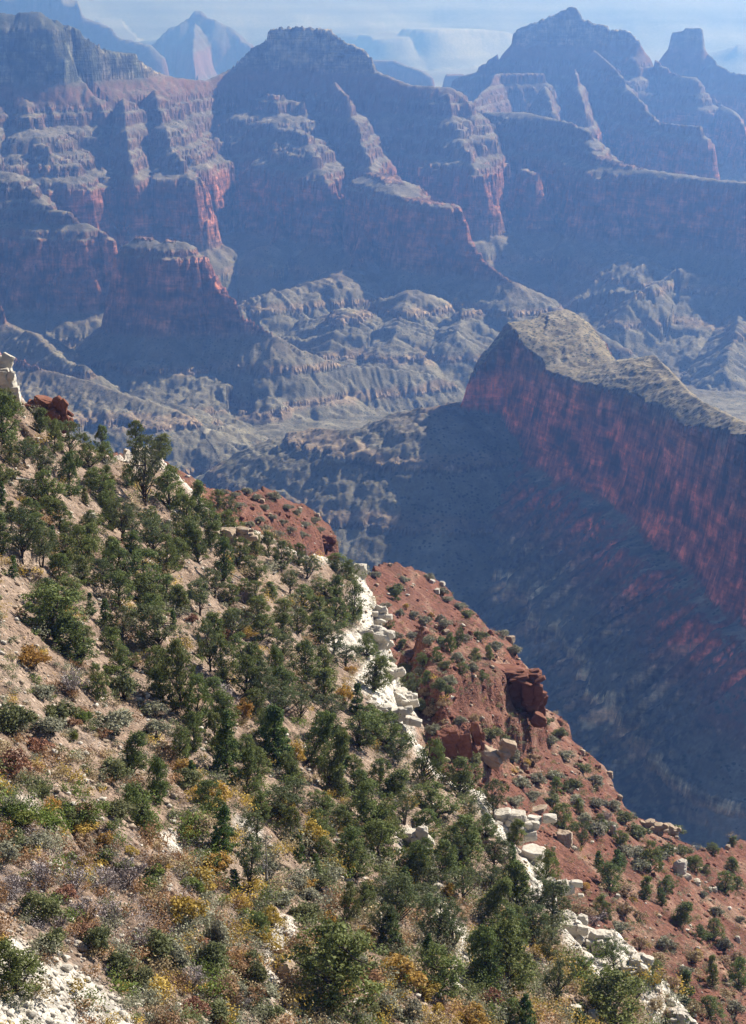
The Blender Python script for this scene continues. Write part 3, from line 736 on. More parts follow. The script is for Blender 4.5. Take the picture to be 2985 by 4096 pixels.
def make_tree_meshes(kind, seed):
    """height 1; returns trunk mesh, crown mesh"""
    rng = np.random.default_rng(seed)
    if kind == 'juniper': z0, rm, ncl, per, cr, ls = .10, .36, 120, 46, .085, .020
    elif kind == 'pinyon': z0, rm, ncl, per, cr, ls = .36, .37, 84, 42, .080, .019
    else: z0, rm, ncl, per, cr, ls = .06, .27, 150, 40, .055, .018
    lean = rng.normal(size=2) * (.07 if kind != 'fir' else .02)
    top = .82 if kind != 'fir' else .98
    zz = np.linspace(-.06, top, 9)
    wob = np.cumsum(rng.normal(size=(9, 2)) * (.018 if kind != 'fir' else .004), 0); wob -= wob[1]
    tr = np.column_stack([lean[0] * np.maximum(zz, 0) + wob[:, 0], lean[1] * np.maximum(zz, 0) + wob[:, 1], zz])
    rad = np.interp(zz, [-.06, 0, .1, top], [.040, .034, .026, .006]) * (1.15 if kind != 'fir' else .8)
    def axis(z): return np.column_stack([np.interp(z, zz, tr[:, 0]), np.interp(z, zz, tr[:, 1])])
    def env(z):
        t = np.clip((z - z0) / (1 - z0), 0, 1)
        if kind == 'fir': return rm * (1 - t) ** .85 * np.clip(t * 9 + .35, 0, 1) + .015
        if kind == 'pinyon': return rm * np.sqrt(np.clip(1 - (2 * t - .95) ** 2 * .95, 0, 1))
        return rm * np.sqrt(np.clip(1 - (1.75 * t - .62) ** 2 * .78, 0.01, 1)) * (1 - .25 * t)
    lob = rng.random(7) * math.tau
    C = []
    while len(C) < ncl:
        z = z0 + (1 - z0) * rng.random() ** (1.0 if kind != 'fir' else 1.35) * .96
        a = rng.random() * math.tau
        if kind == 'fir':
            z = z0 + (round((z - z0) * 15) / 15) + rng.normal() * .008
            z = min(z, .985)
        lobed = 1 + (.30 if kind != 'fir' else .14) * (math.sin(2 * a + lob[0] + 5 * z) * .6 + math.sin(3 * a + lob[1] - 9 * z) * .5)
        R = float(env(np.array(z))) * lobed
        r = R * (rng.random() ** .42)
        if kind != 'fir' and math.sin(3 * a + lob[2]) * math.sin(8 * z + lob[3]) > .62: continue
        ax = axis(np.array([z]))[0]
        C.append((ax[0] + r * math.cos(a), ax[1] + r * math.sin(a), z - (.22 * r if kind == 'fir' else 0)))
    C = np.array(C)
    if kind != 'fir':
        C[:, :2] *= .82 + .4 * rng.random()
        C[:, :2] += np.clip(C[:, 2:3] - .2, 0, 1) * rng.normal(size=2) * .13
    paths = [(tr, rad)]
    for c in C[:: 3 if kind != 'fir' else 4]:
        d = math.hypot(c[0], c[1])
        zb = max(.05 if kind != 'fir' else .03, c[2] - d * (.9 if kind != 'fir' else -.12) - .03)
        zb = min(zb, top * .97)
        a0 = np.array([*axis(np.array([zb]))[0], zb]); mid = a0 * .45 + c * .55 + np.array([0, 0, -.03 * d]) + rng.normal(size=3) * .012
        rb = np.interp(zb, zz, rad) * .5
        paths.append((np.array([a0, mid, c]), np.array([rb, rb * .6, .003])))
    if kind != 'fir':                              # bare dead limbs poking out
        for _ in range(rng.integers(2, 6)):
            z = .12 + .6 * rng.random(); a = rng.random() * math.tau; l = .22 + .2 * rng.random()
            b = np.array([*axis(np.array([z]))[0], z]); e = b + np.array([math.cos(a) * l, math.sin(a) * l, .1 * rng.random()])
            paths.append((np.array([b, (b + e) / 2 + rng.normal(size=3) * .02, e]), np.array([.011, .008, .003])))
    if kind != 'fir' and rng.random() < .6:        # a second stem from the ground
        a = rng.random() * math.tau; e = C[rng.integers(ncl)]
        paths.append((np.array([[.02 * math.cos(a), .02 * math.sin(a), -.05], [e[0] * .5 + .06 * math.cos(a), e[1] * .5 + .06 * math.sin(a), e[2] * .45], e]), np.array([.026, .018, .006])))
    v, f = tubes(paths)
    mt = raw_mesh('trunk', v, f, M_BARK, smooth=True)
    v, f, t = leaves(C, cr * (.75 + .6 * rng.random(ncl)), per, ls, rng, .75, .45)
    mc = raw_mesh('crown', v, f, {'juniper': M_JUN, 'pinyon': M_PIN, 'fir': M_FIR}[kind], t)
    return mt, mc

def make_shrub_meshes(kind, mat, seed):
    """height 1, about as wide; returns stems mesh, foliage mesh"""
    rng = np.random.default_rng(seed)
    ncl, per, ls, cr = {'dense': (46, 42, .050, .17), 'open': (44, 30, .045, .14), 'twig': (20, 16, .03, .12)}[kind]
    a = rng.random(ncl) * math.tau; t = rng.random(ncl) ** .6
    el = np.arccos(1 - t * .98) if kind != 'twig' else np.arccos(1 - rng.random(ncl) * .75)
    R = (.36 + .14 * np.sin(3 * a + seed)) * (.45 + .55 * rng.random(ncl) ** .4)
    C = np.column_stack([R * np.sin(el) * np.cos(a) * 1.15, R * np.sin(el) * np.sin(a) * 1.15, .30 + .62 * np.cos(el) * (.6 + .4 * rng.random(ncl))])
    C[:, 2] = np.clip(C[:, 2], .1, .92)
    paths = []
    for c in C[:: 2 if kind != 'twig' else 1]:
        b = np.array([rng.normal() * .04, rng.normal() * .04, -.08])
        m = b * .5 + c * .5 + np.array([-c[0] * .12, -c[1] * .12, .02])
        paths.append((np.array([b, m, c]), np.array([.016, .011, .003])))
    if kind == 'twig':
        for k in range(170):
            c = C[rng.integers(ncl)]; s = c * (.35 + .6 * rng.random())
            e = s + np.array([c[0] * .5, c[1] * .5, .16]) * (.4 + rng.random()) + rng.normal(size=3) * .08
            paths.append((np.array([s, (s + e) / 2 + rng.normal(size=3) * .02, e]), np.array([.008, .006, .002])))
    v, f = tubes(paths, 3 if kind == 'twig' else 4)
    ms = raw_mesh('stems', v, f, M_TWIG if kind == 'twig' else M_BARK, np.full(len(v), .9))
    v, f, tn = leaves(C, cr * (.7 + .6 * rng.random(ncl)), per, ls, rng, .85, .3)
    mf = raw_mesh('foliage', v, f, mat, tn)
    return ms, mf

def make_snag_meshes(seed):
    rng = np.random.default_rng(seed)
    zz = np.linspace(-.05, 1, 8); wob = np.cumsum(rng.normal(size=(8, 2)) * .02, 0); wob -= wob[0]
    tr = np.column_stack([wob, zz]); paths = [(tr, np.interp(zz, [-.05, 1], [.03, .005]))]
    br = []
    for k in range(26):
        z = .18 + .78 * rng.random(); a = rng.random() * math.tau; l = (.30 * (1.1 - z) + .05) * (.5 + rng.random())
        b = np.array([np.interp(z, zz, tr[:, 0]), np.interp(z, zz, tr[:, 1]), z])
        e = b + np.array([math.cos(a) * l, math.sin(a) * l, l * (.1 + .6 * rng.random())])
        br.append((np.array([b, (b + e) / 2 + rng.normal(size=3) * .02, e]), np.array([.010, .007, .002])))
        for q in range(2):
            s = b + (e - b) * (.4 + .5 * rng.random()); g = s + (e - b) * .35 + rng.normal(size=3) * .05
            br.append((np.array([s, (s + g) / 2, g]), np.array([.005, .004, .0015])))
    v, f = tubes(paths, 6); mt = raw_mesh('trunk', v, f, M_DEAD, smooth=True)
    v, f = tubes(br, 3); mb = raw_mesh('branches', v, f, M_DEAD)
    return mt, mb

def ico(sub):
    p = (1 + 5 ** .5) / 2
    V = [(-1, p, 0), (1, p, 0), (-1, -p, 0), (1, -p, 0), (0, -1, p), (0, 1, p), (0, -1, -p), (0, 1, -p), (p, 0, -1), (p, 0, 1), (-p, 0, -1), (-p, 0, 1)]
    V = [np.array(v) / np.linalg.norm(v) for v in V]
    F = [(0, 11, 5), (0, 5, 1), (0, 1, 7), (0, 7, 10), (0, 10, 11), (1, 5, 9), (5, 11, 4), (11, 10, 2), (10, 7, 6), (7, 1, 8), (3, 9, 4), (3, 4, 2), (3, 2, 6), (3, 6, 8), (3, 8, 9), (4, 9, 5), (2, 4, 11), (6, 2, 10), (8, 6, 7), (9, 8, 1)]
    for _ in range(sub):
        mid = {}; nf = []
        def m(a, b):
            k = (min(a, b), max(a, b))
            if k not in mid:
                w = V[a] + V[b]; V.append(w / np.linalg.norm(w)); mid[k] = len(V) - 1
            return mid[k]
        for a, b, c in F:
            x, y, z = m(a, b), m(b, c), m(c, a)
            nf += [(a, x, z), (b, y, x), (c, z, y), (x, y, z)]
        F = nf
    return np.array(V), np.array(F)
ICO3 = ico(4)

def rock_shape(rng, blocky=.5):
    """unit boulder cut by random joint planes"""
    d, F = ICO3
    n = rng.normal(size=(20, 3)); n /= np.linalg.norm(n, axis=1, keepdims=True)
    n = np.vstack([n, np.eye(3), -np.eye(3)]); h = np.concatenate([.78 + .5 * rng.random(20), 1 - blocky * .35 * rng.random(6)])
    r = np.min(np.where(d @ n.T > .02, h / np.maximum(d @ n.T, .02), 9), 1)
    r = np.minimum(r, 1.45)
    r *= 1 - .07 * np.clip(np.sin(d[:, 2] * rng.uniform(7, 13) + rng.random() * 6) * 2 - 1, 0, 1)
    r += .02 * np.sin(d @ rng.normal(size=3) * 5 + 1) + .015 * np.sin(d @ rng.normal(size=3) * 11) + .012 * rng.normal(size=len(d)) 
    return d * r[:, None], F

def outcrop_mesh(name, seed, mat, blocks):
    """blocks: (x, y, z, sx, sy, sz, tilt) boulders leaning on each other as one outcrop"""
    rng = np.random.default_rng(seed); V, F, o = [], [], 0
    for x, y, z, sx, sy, sz, tl in blocks:
        v, f = rock_shape(rng, .9); v = v * np.array([sx, sy, sz]) * .5
        c, s = math.cos(tl), math.sin(tl)
        v = np.column_stack([v[:, 0] * c - v[:, 2] * s, v[:, 1], v[:, 0] * s + v[:, 2] * c]) + np.array([x, y, z])
        V.append(v); F.append(f + o); o += len(v)
    return raw_mesh(name, np.concatenate(V), np.concatenate(F), mat)

RNG = np.random.default_rng(7); random.seed(7)
PROTO = {}
for k, n in (('juniper', 8), ('pinyon', 7), ('fir', 3)):
    PROTO[k] = [make_tree_meshes(k, 100 + 17 * i + len(k)) for i in range(n)]
SH = {'scrub_oak': ('dense', M_OAK), 'sagebrush': ('dense', M_SAGE), 'green_shrub': ('dense', M_GREEN), 'golden_shrub': ('open', M_GOLD),
      'dry_shrub': ('open', M_TAN), 'rust_shrub': ('open', M_RUST), 'bare_thicket': ('twig', M_TWIG)}
for k, (st, mt) in SH.items():
    PROTO[k] = [make_shrub_meshes(st, mt, 300 + 13 * i + len(k)) for i in range(4)]
PROTO['dead_tree'] = [make_snag_meshes(41), make_snag_meshes(42), make_snag_meshes(47)]
PARTS = {'juniper': ('trunk', 'crown'), 'pinyon': ('trunk', 'crown'), 'fir': ('trunk', 'crown'), 'dead_tree': ('trunk', 'branches')}
NAMES_T = {'juniper': 'juniper_tree', 'pinyon': 'pinyon_tree', 'fir': 'fir_tree', 'dead_tree': 'dead_tree'}
CATS = {'juniper': 'tree', 'pinyon': 'tree', 'fir': 'tree', 'dead_tree': 'dead tree'}

THINGS = []       # everything countable, for the labels: dict(o, kind, px, py, h, w)
SOURCE = {}
def put(kind, px, py, hpx, wpx, lean=None):
    """one plant whose foot is seen at px, py and which looks hpx tall and wpx wide (photo pixels)"""
    g = hit(px, py)[0]
    if np.isnan(g[0]): return None
    return put_at(kind, g, hpx, wpx, px, py, lean)

def put_at(kind, g, hpx, wpx, px, py, lean=None):
    d = float(np.linalg.norm(g)); c = math.hypot(g[0], g[1]) / d; s = math.sqrt(1 - c * c)
    big = kind in ('juniper', 'pinyon', 'fir')
    wm = wpx * d / FPX * (1.27 if big else 1.32)
    hm = max(.4 * wm, (1.17 * hpx * d / FPX - .32 * s * wm) / c)
    k = int(RNG.integers(len(PROTO[kind])))
    key = (kind, k)
    pn_ = PARTS.get(kind, ('stems', 'foliage'))
    root = bpy.data.objects.new(NAMES_T.get(kind, kind), None)
    root.empty_display_size = .3
    if key not in SOURCE:
        SOURCE[key] = [bpy.data.objects.new(n, me) for n, me in zip(pn_, PROTO[kind][k])]
        kids = SOURCE[key]
    else:
        kids = [o.copy() for o in SOURCE[key]]
    COL.objects.link(root)
    for o in kids:
        COL.objects.link(o); o.parent = root
    nat = {'juniper': .80, 'pinyon': .78, 'fir': .56, 'dead_tree': .5}.get(kind, 1.02)
    root.location = (g[0], g[1], g[2] - .03 * hm)
    sxy = float(np.clip(wm / nat, .55 * hm, 1.6 * hm))
    root.scale = (sxy, sxy, hm)
    tx, ty = (RNG.normal(size=2) * .05) if lean is None else (0.0, math.radians(lean))
    root.rotation_mode = 'YXZ' if lean is not None else 'XYZ'
    root.rotation_euler = (tx, ty, RNG.random() * math.tau)
    if lean is not None:
        root.rotation_mode = 'ZXY'
    THINGS.append(dict(o=root, kind=kind, px=px, py=py, h=hpx, w=wpx, hm=hm, lean=lean))
    return root

TREES = '''J,20,1785,190,120 J,48,1660,100,110 J,160,1732,90,75 J,218,1810,120,65 P,281,1830,135,90 J,360,1873,130,75 J,411,1810,100,55 J,426,1858,85,65 J,489,1800,60,50 J,542,1792,105,62 J,634,1836,95,85
P,583,2023,255,115 J,678,2042,165,115 J,508,1945,80,55 P,104,1868,95,75 P,150,1925,125,90,20 J,271,1989,170,85 J,194,2033,145,110 J,411,2003,130,95 J,344,2020,62,35 J,450,2125,150,80 P,489,2165,165,95 P,87,2240,185,120
J,242,2124,110,85 P,170,2270,140,95 J,252,2262,120,100 J,334,2274,165,100 J,465,2308,135,95 P,615,2230,170,110 J,668,2298,150,80 J,750,2187,200,100 J,586,2366,160,140 P,416,2357,110,75 J,320,2328,100,100 J,484,2420,130,115 J,600,2444,140,125 J,271,2410,100,130
J,218,2553,200,220 J,315,2650,170,165 P,491,2575,140,95 P,644,2640,205,135 J,717,2834,260,115 J,392,2800,140,80 J,533,3086,165,112 J,720,3040,130,75 J,640,3215,190,90 J,590,3360,215,130
J,785,2085,150,90 J,870,2030,70,55 P,915,2085,90,65 J,794,2254,165,90 J,890,2335,170,90 J,957,2254,100,70 J,1020,2230,100,75 J,1075,2225,95,60 J,1023,2320,95,80 J,1135,2275,105,70 J,1195,2262,85,50 D,1232,2316,125,50 J,1350,2290,75,85 J,1395,2322,80,60
J,977,2370,55,50 J,924,2415,75,65 P,800,2460,140,100 J,1030,2490,100,95 J,1090,2395,65,60 P,1160,2375,95,80 J,1205,2440,100,90 J,1290,2385,75,85 J,1350,2400,105,70 J,1408,2482,145,80 J,1270,2490,100,85 J,1130,2490,90,70 J,905,2520,105,90 J,1050,2560,100,100 J,1130,2565,105,65 J,1195,2535,95,65 J,1275,2570,115,110
P,843,2685,190,80 J,908,2740,170,100 J,985,2770,145,100 J,1220,2728,160,110 J,1110,2735,155,70 J,1310,2725,140,85 P,1385,2680,100,90 J,1470,2630,95,80 J,1495,2765,135,120 P,1130,2860,120,115 P,1200,2878,130,80 J,1300,2805,120,115 F,1425,2860,125,65 J,790,2900,190,100 J,855,2780,75,80 P,1330,2875,100,110
F,908,3130,265,115 F,1100,3050,225,140 J,785,3005,145,75 J,865,2985,130,75 J,1225,3050,205,105,25 J,1300,3155,225,110,22 J,1435,2985,135,150 J,1575,3010,150,130 J,1500,2900,85,100 J,985,3180,170,95 F,1088,3055,60,35 J,1285,3265,105,95 J,1465,3335,200,145 F,895,3400,175,100 J,1160,3365,135,75 J,1570,3195,125,120 P,1590,3060,95,75
J,1690,3140,175,95,12 J,1840,3190,150,140 J,1730,3265,135,150 P,1975,3275,140,85 P,1885,3275,75,60 J,1600,3515,180,100,28 J,1705,3350,110,95 J,1850,3445,170,140 P,1850,3525,160,80 J,1775,3520,150,115 J,1945,3355,95,80 J,2050,3385,100,80 P,1980,3490,130,110 F,2055,3490,115,50 J,2070,3630,180,135 J,1930,3665,165,120,22 J,2185,3540,130,80 P,2115,3670,140,90,28 P,2215,3690,160,115
P,1587,3715,200,135 P,1745,3790,195,130 P,1810,3815,165,90 F,1560,3800,150,105 J,1760,3965,185,160 J,2060,3725,95,75 J,1930,3960,225,150 J,2030,3970,270,190 P,2200,3870,130,75 P,2225,4030,160,95 F,2105,4130,150,80 J,2035,4100,100,80
J,2258,3325,105,95 P,2325,3400,105,55 J,2600,3490,120,75 J,2445,3560,100,95 F,2397,3475,70,45 F,2470,3475,75,55 J,2580,3600,85,60 J,2665,3570,65,55 J,2648,3625,70,45 J,2410,3670,90,70 J,2720,3695,95,85 J,2857,3765,85,65 J,2800,3765,65,60 J,2935,3485,58,60 J,2900,3570,80,65 J,2950,3560,50,40 J,2783,3490,65,55 J,2825,3495,35,32 J,2850,3415,45,45 J,2930,3385,40,60
F,2745,4030,140,75 J,2855,3945,110,55 J,2955,3950,110,80 J,2605,3895,70,70 J,2840,4075,85,90 P,2455,3865,100,70 J,2470,4150,240,240 J,2320,3930,100,80 F,2325,4110,75,55 J,1330,4000,330,300 J,60,3970,220,200 J,1040,3770,110,75 P,1010,3570,200,90 D,1068,3575,235,75 F,935,3560,80,60 J,1395,3690,150,60 J,1440,3660,120,90 P,1520,3790,160,95
J,1580,2400,45,40 J,1555,2510,55,40 J,1800,2610,75,40 J,1830,2590,75,30 J,1750,2650,60,40 P,1630,2810,115,80 J,1690,2660,50,38 J,1900,2640,48,42 J,1960,2640,55,36 J,1930,2720,40,40 J,1600,2600,50,45 J,1700,2740,55,45 J,1840,2700,50,45 J,2230,3180,70,55 J,2320,3260,60,45 J,2400,3330,70,50 J,2480,3380,60,60'''
SHRUBS = '''o,45,1920,55,50 n,445,2695,45,70 o,460,3120,95,90 g,130,2675,100,105 t,540,2672,65,70 t,655,2715,75,65 b,290,2775,115,95 o,495,2795,110,85 s,165,2795,70,105 o,240,2890,90,120 o,55,2920,120,115 s,200,2930,70,90 s,460,2935,105,125 s,618,2860,65,75 s,630,2955,85,80 n,335,2890,55,50 n,296,2966,45,30
r,155,3010,70,120 r,295,2905,40,65 r,55,3110,130,115 r,410,2950,45,65 g,210,3255,75,60 t,658,3005,45,50 g,735,3090,60,75 o,740,3150,85,85 b,985,2412,60,70 b,905,2855,125,115 g,845,3235,120,115 g,1240,3390,120,110 g,1130,3290,115,80 g,1180,3045,80,65 t,1040,3260,75,70 g,980,2890,100,60 g,1380,2820,90,60 g,1007,2645,50,42 g,1405,2700,45,45 g,860,3490,85,120 g,1278,3490,45,50
t,800,3330,85,110 g,760,3360,60,50 t,1195,3150,80,80 t,1375,3270,55,60 r,907,2570,65,55 g,983,2560,65,60 r,772,2490,40,45 g,1590,3940,130,150 g,1715,3995,85,75 r,1955,4025,80,75 g,1798,3585,60,45 g,2015,3715,45,50 t,2150,3770,85,55 g,1755,4055,45,45 g,1885,4100,90,110 s,1650,4085,90,75 s,1550,4060,80,80 o,1830,4000,55,80
g,745,3690,130,115 g,800,3560,100,110 o,215,3810,100,85 o,385,3810,120,90 o,480,3920,120,90 o,620,3840,130,120 s,680,3870,120,110 b,560,3810,120,90 b,770,3960,110,110 o,560,3960,100,80 o,150,3690,130,120 b,60,3600,120,110 b,170,3560,130,120 b,300,3580,130,130 b,420,3570,120,120 b,520,3540,120,110 b,340,3700,120,120 b,450,3700,110,120 b,240,3730,110,90 r,260,3600,70,100 r,330,3740,70,90
n,90,3300,70,110 n,200,3310,60,100 n,60,3250,60,80 n,420,3440,50,90 n,280,3440,35,50 n,360,3440,30,50 n,500,3480,50,90 n,620,3510,60,100 n,580,3560,50,100 n,760,3560,60,80 g,340,3340,70,100 g,430,3370,50,80 t,330,3390,70,80 g,330,3460,40,60 r,185,3350,35,55 g,520,3420,45,70 t,640,3470,60,80 g,660,3480,50,60
o,280,3300,70,80 o,470,3270,80,100 r,330,3260,60,110 o,50,3380,70,90 s,130,3400,70,90 s,20,3450,90,90 g,880,3780,60,80 r,800,3800,60,90 r,860,3850,70,90 s,870,3780,110,60 o,850,3870,110,90 g,960,3860,60,70 r,950,3900,60,80 r,780,4060,80,120 r,900,4000,90,120 r,1010,4010,80,100 o,860,4090,90,100 b,960,4050,80,70 o,1080,4080,70,80 g,1090,3710,90,70 g,970,3650,70,80 g,1220,3560,60,70 g,1310,3700,60,70 r,1290,3760,60,70 g,1360,3790,70,60 g,1270,3780,60,60 g,1460,3760,60,70
s,1170,3560,60,70 s,1230,3600,60,80 s,1130,3620,70,80 s,1330,3520,60,70 o,1000,3880,90,70 o,1020,3950,110,80 r,1130,3830,45,55 s,1070,3990,60,80 s,960,3990,60,60 n,985,3680,50,55 s,1080,3500,70,60 o,1280,3560,60,60 r,1390,3640,40,45 b,1310,3600,60,60 o,1220,3690,90,90 s,1430,3880,80,70 s,1290,3850,70,80 g,1500,3990,70,60 o,1480,4060,80,70 r,1480,3930,60,70 g,1540,3900,50,60
t,2330,3690,80,80 t,2500,3590,60,75 b,2375,3700,70,90 g,2530,3605,25,30 t,2500,3660,60,50 g,2340,3560,35,40 t,2560,3680,40,45 t,2310,3720,50,60 s,2480,3730,50,60 t,2640,3850,45,50 t,2700,3800,40,40 s,2660,3790,50,50 t,2560,3800,55,45 t,2580,3850,40,50 t,2780,3850,60,55 g,2790,3830,35,40 s,2900,3800,55,50 s,2860,3660,40,35 s,2815,3590,30,25 s,2880,3660,28,25 s,2960,3690,30,28 t,2690,3960,60,50 t,2640,3930,50,50 s,2740,3900,40,45 t,2900,3870,55,60 t,2950,3850,50,50 t,2620,4040,50,60 t,2680,4080,50,60 t,2900,4000,50,60 s,2940,4060,60,60 g,2615,3940,45,45 t,2780,4060,60,60
s,2380,3340,60,80 s,2430,3320,45,60 s,2250,3360,40,60 b,2420,3290,50,60 s,2500,3420,50,80 s,2550,3430,50,70 o,2480,3470,60,50 o,2550,3350,60,70 o,2670,3420,50,60 o,2730,3420,45,50 o,2690,3340,50,60 s,2560,3480,50,60 n,2760,3460,35,50 s,2640,3440,40,50
s,1500,2310,30,40 s,1650,2245,25,40 s,1720,2320,30,36 s,1770,2380,35,42 s,1790,2410,30,40 s,1840,2440,35,40 o,1585,2380,50,55 s,1540,2440,35,40 s,1615,2330,30,36 s,1655,2480,42,34 g,1625,2440,32,22 g,1725,2470,24,20 s,1760,2490,36,30 s,1780,2510,40,36 o,1870,2470,36,40 o,1945,2490,40,45 s,2010,2550,36,40 s,1600,2470,40,34 s,1700,2500,40,40 s,1580,2560,40,45 s,1650,2560,40,45 s,1720,2580,45,40 o,1770,2580,40,42 s,1860,2570,40,45 o,1920,2560,40,50 s,1980,2600,40,45 s,2060,2620,45,45 s,1560,2660,40,40 o,1620,2690,45,45 s,1680,2700,40,45 o,1780,2680,45,40 s,1830,2650,45,45 s,1890,2690,45,40 o,1650,2760,50,45 t,1700,2790,50,50 o,1760,2760,50,50 s,1800,2740,45,45 s,1620,2870,60,50 o,1680,2850,60,50 t,1730,2870,60,55 t,1770,2830,40,40 o,1790,2780,45,45 s,1730,2940,50,45 s,1840,2900,40,40 t,1900,2900,50,40 o,1960,2960,60,70 o,2010,2980,50,60 t,1940,3040,60,60 o,1890,3060,60,60 s,2050,3050,55,55 g,2100,3070,40,40 t,2130,3060,60,60 s,2200,2980,45,50 o,2180,2900,40,50 o,2240,2950,45,50 s,2260,3040,45,50 o,2330,3090,45,60 s,2150,3130,45,60 s,2090,3150,45,60 s,2220,3120,45,60 o,2290,3160,50,60 s,2380,3140,45,55 s,2060,3220,40,50 s,2130,3200,40,50 o,2210,3220,45,50 s,2300,3220,45,60 s,2390,3230,45,60 s,2450,3240,45,50 o,2500,3290,50,60 s,2340,3290,40,50
s,890,1980,28,40 s,940,1990,26,40 s,990,1975,28,40 s,960,2030,26,40 s,1030,2000,26,40 s,1060,2040,26,44 s,1100,2000,36,46 s,1090,2080,26,44 s,1150,2040,28,44 s,1040,2090,30,50 s,1130,2100,28,44 s,1190,2060,28,44 s,1160,2130,28,44 s,1220,2110,28,40 s,1210,2150,28,40 s,1260,2090,26,40 s,1110,2150,34,60 s,1060,2130,34,50 s,1000,2110,30,50 s,1280,2130,26,40'''
KEY = {'J': 'juniper', 'P': 'pinyon', 'F': 'fir', 'D': 'dead_tree', 'o': 'scrub_oak', 's': 'sagebrush', 'n': 'green_shrub', 'g': 'golden_shrub', 't': 'dry_shrub', 'r': 'rust_shrub', 'b': 'bare_thicket'}
def rows_of(txt):
    for e in txt.replace('\n', ' ').split():
        q = e.split(',')
        yield KEY[q[0]], *(float(v) for v in q[1:5]), (float(q[5]) if len(q) > 5 else None)
for kind, px, py, h, w, ln in rows_of(TREES): put(kind, px, py, h, w, ln)
for kind, px, py, h, w, ln in rows_of(SHRUBS): put(kind, px, py, h, w, ln)

# ---- more trees between the ones above, kept apart from each other
def in_px(px, py, P): return float(inside_poly(np.array([float(px)]), np.array([float(py)]), P)[0]) > 0
STAND = [(0, 1700), (200, 1760), (330, 1830), (640, 1900), (900, 2120), (1250, 2290), (1430, 2360), (1440, 2600), (1480, 2900), (1700, 3130), (1950, 3330), (2150, 3550), (2160, 3850), (1950, 4080), (1500, 3800), (1150, 3420), (800, 3300), (700, 3000), (620, 2800), (330, 2700), (150, 2480), (0, 2330)]
got = [(t['px'], t['py']) for t in THINGS if t['kind'] in ('juniper', 'pinyon', 'fir')]
n_try = 0
while len(got) < 300 and n_try < 6000:
    n_try += 1
    px, py = RNG.random() * 2200, 1650 + RNG.random() * 2446
    if not in_px(px, py, STAND): continue
    if min((px - a) ** 2 + ((py - b) * 1.15) ** 2 for a, b in got) < (52 + (py - 1700) * .016) ** 2: continue
    g = hit(px, py)[0]
    if np.isnan(g[0]) or field_at(patch, g[:1], g[1:2])[0] > .4 or field_at(rim, g[:1], g[1:2])[0] > .5: continue
    h = (70 + (py - 1700) * .028) * (.75 + .6 * RNG.random())
    k = RNG.choice(['juniper', 'pinyon', 'fir'], p=[.66, .26, .08])
    put_at(k, g, h, h * (.8 if k != 'fir' else .5), px, py); got.append((px, py))

# ---- small scrub nobody could count: one mass of many little plants
def merged(name, chunks, mats):
    V, F, T, MI, o = [], [], [], [], 0
    for v, f, t, m in chunks:
        V.append(v); F.append(f + o); T.append(t); MI.append(np.full(len(f), m, np.int32)); o += len(v)
    me = raw_mesh(name, np.concatenate(V), np.concatenate(F), mats[0], np.concatenate(T))
    for m in mats[1:]: me.materials.append(m)
    me.polygons.foreach_set('material_index', np.concatenate(MI))
    ob = bpy.data.objects.new(name, me); COL.objects.link(ob); ob['kind'] = 'stuff'
    return ob

STUFF_M = [M_OAK, M_SAGE, M_GREEN, M_GOLD, M_TAN, M_RUST, M_TWIG]
def zone_kind(px, py, red):
    r = RNG.random
    n = float(fbm(np.array([px]), np.array([py]), 260, 3, 301)[0])
    if red: w = [.30, .40, .02, .03, .25, .0, .0]
    elif px < 760 and 3330 < py < 3800 and py > 3250 + .12 * px: w = [.08, .18, .04, .03, .04, .18, .45]
    elif px < 900 and 3180 < py < 3620: w = [.14, .14, .44, .12, .08, .05, .03]
    elif py > 3450 + .1 * px and px < 1900: w = [.19, .27, .06, .10 + .08 * n, .12, .17 - .1 * n, .09]
    elif px < 720 and py > 2750: w = [.22, .27, .05, .04, .16, .20, .06]
    elif px < 700: w = [.26, .24, .08, .08, .18, .12, .04]
    else: w = [.24, .26, .06, .12, .22, .06, .04]
    w = np.clip(np.array(w), 0, None)
    w = np.cumsum(w / w.sum())
    q = .5 + 1.05 * float(fbm(np.array([px + 900.]), np.array([py * 1.2]), 150, 3, 303)[0]) + .13 * RNG.normal()
    if RNG.random() < .2: q = RNG.random()
    return int(min(6, np.searchsorted(w, min(max(q, 0.0), .999))))

def mini(px, py, h, w, k, n, g):
    d = float(np.linalg.norm(g)); hm = h * d / FPX; wm = w * d / FPX
    c = RNG.normal(size=(max(2, n // 9), 3)) * np.array([wm * .24, wm * .24, hm * .16]) + np.array([0, 0, hm * .45])
    v, f, t = leaves(c, wm * .26, 9, max(.05, .085 * (wm / 1.2) ** .5) * (.45 if k == 6 else 1), RNG, .8, .35)
    t = t * (.75 + .5 * RNG.random())
    return v + g, f, t, k

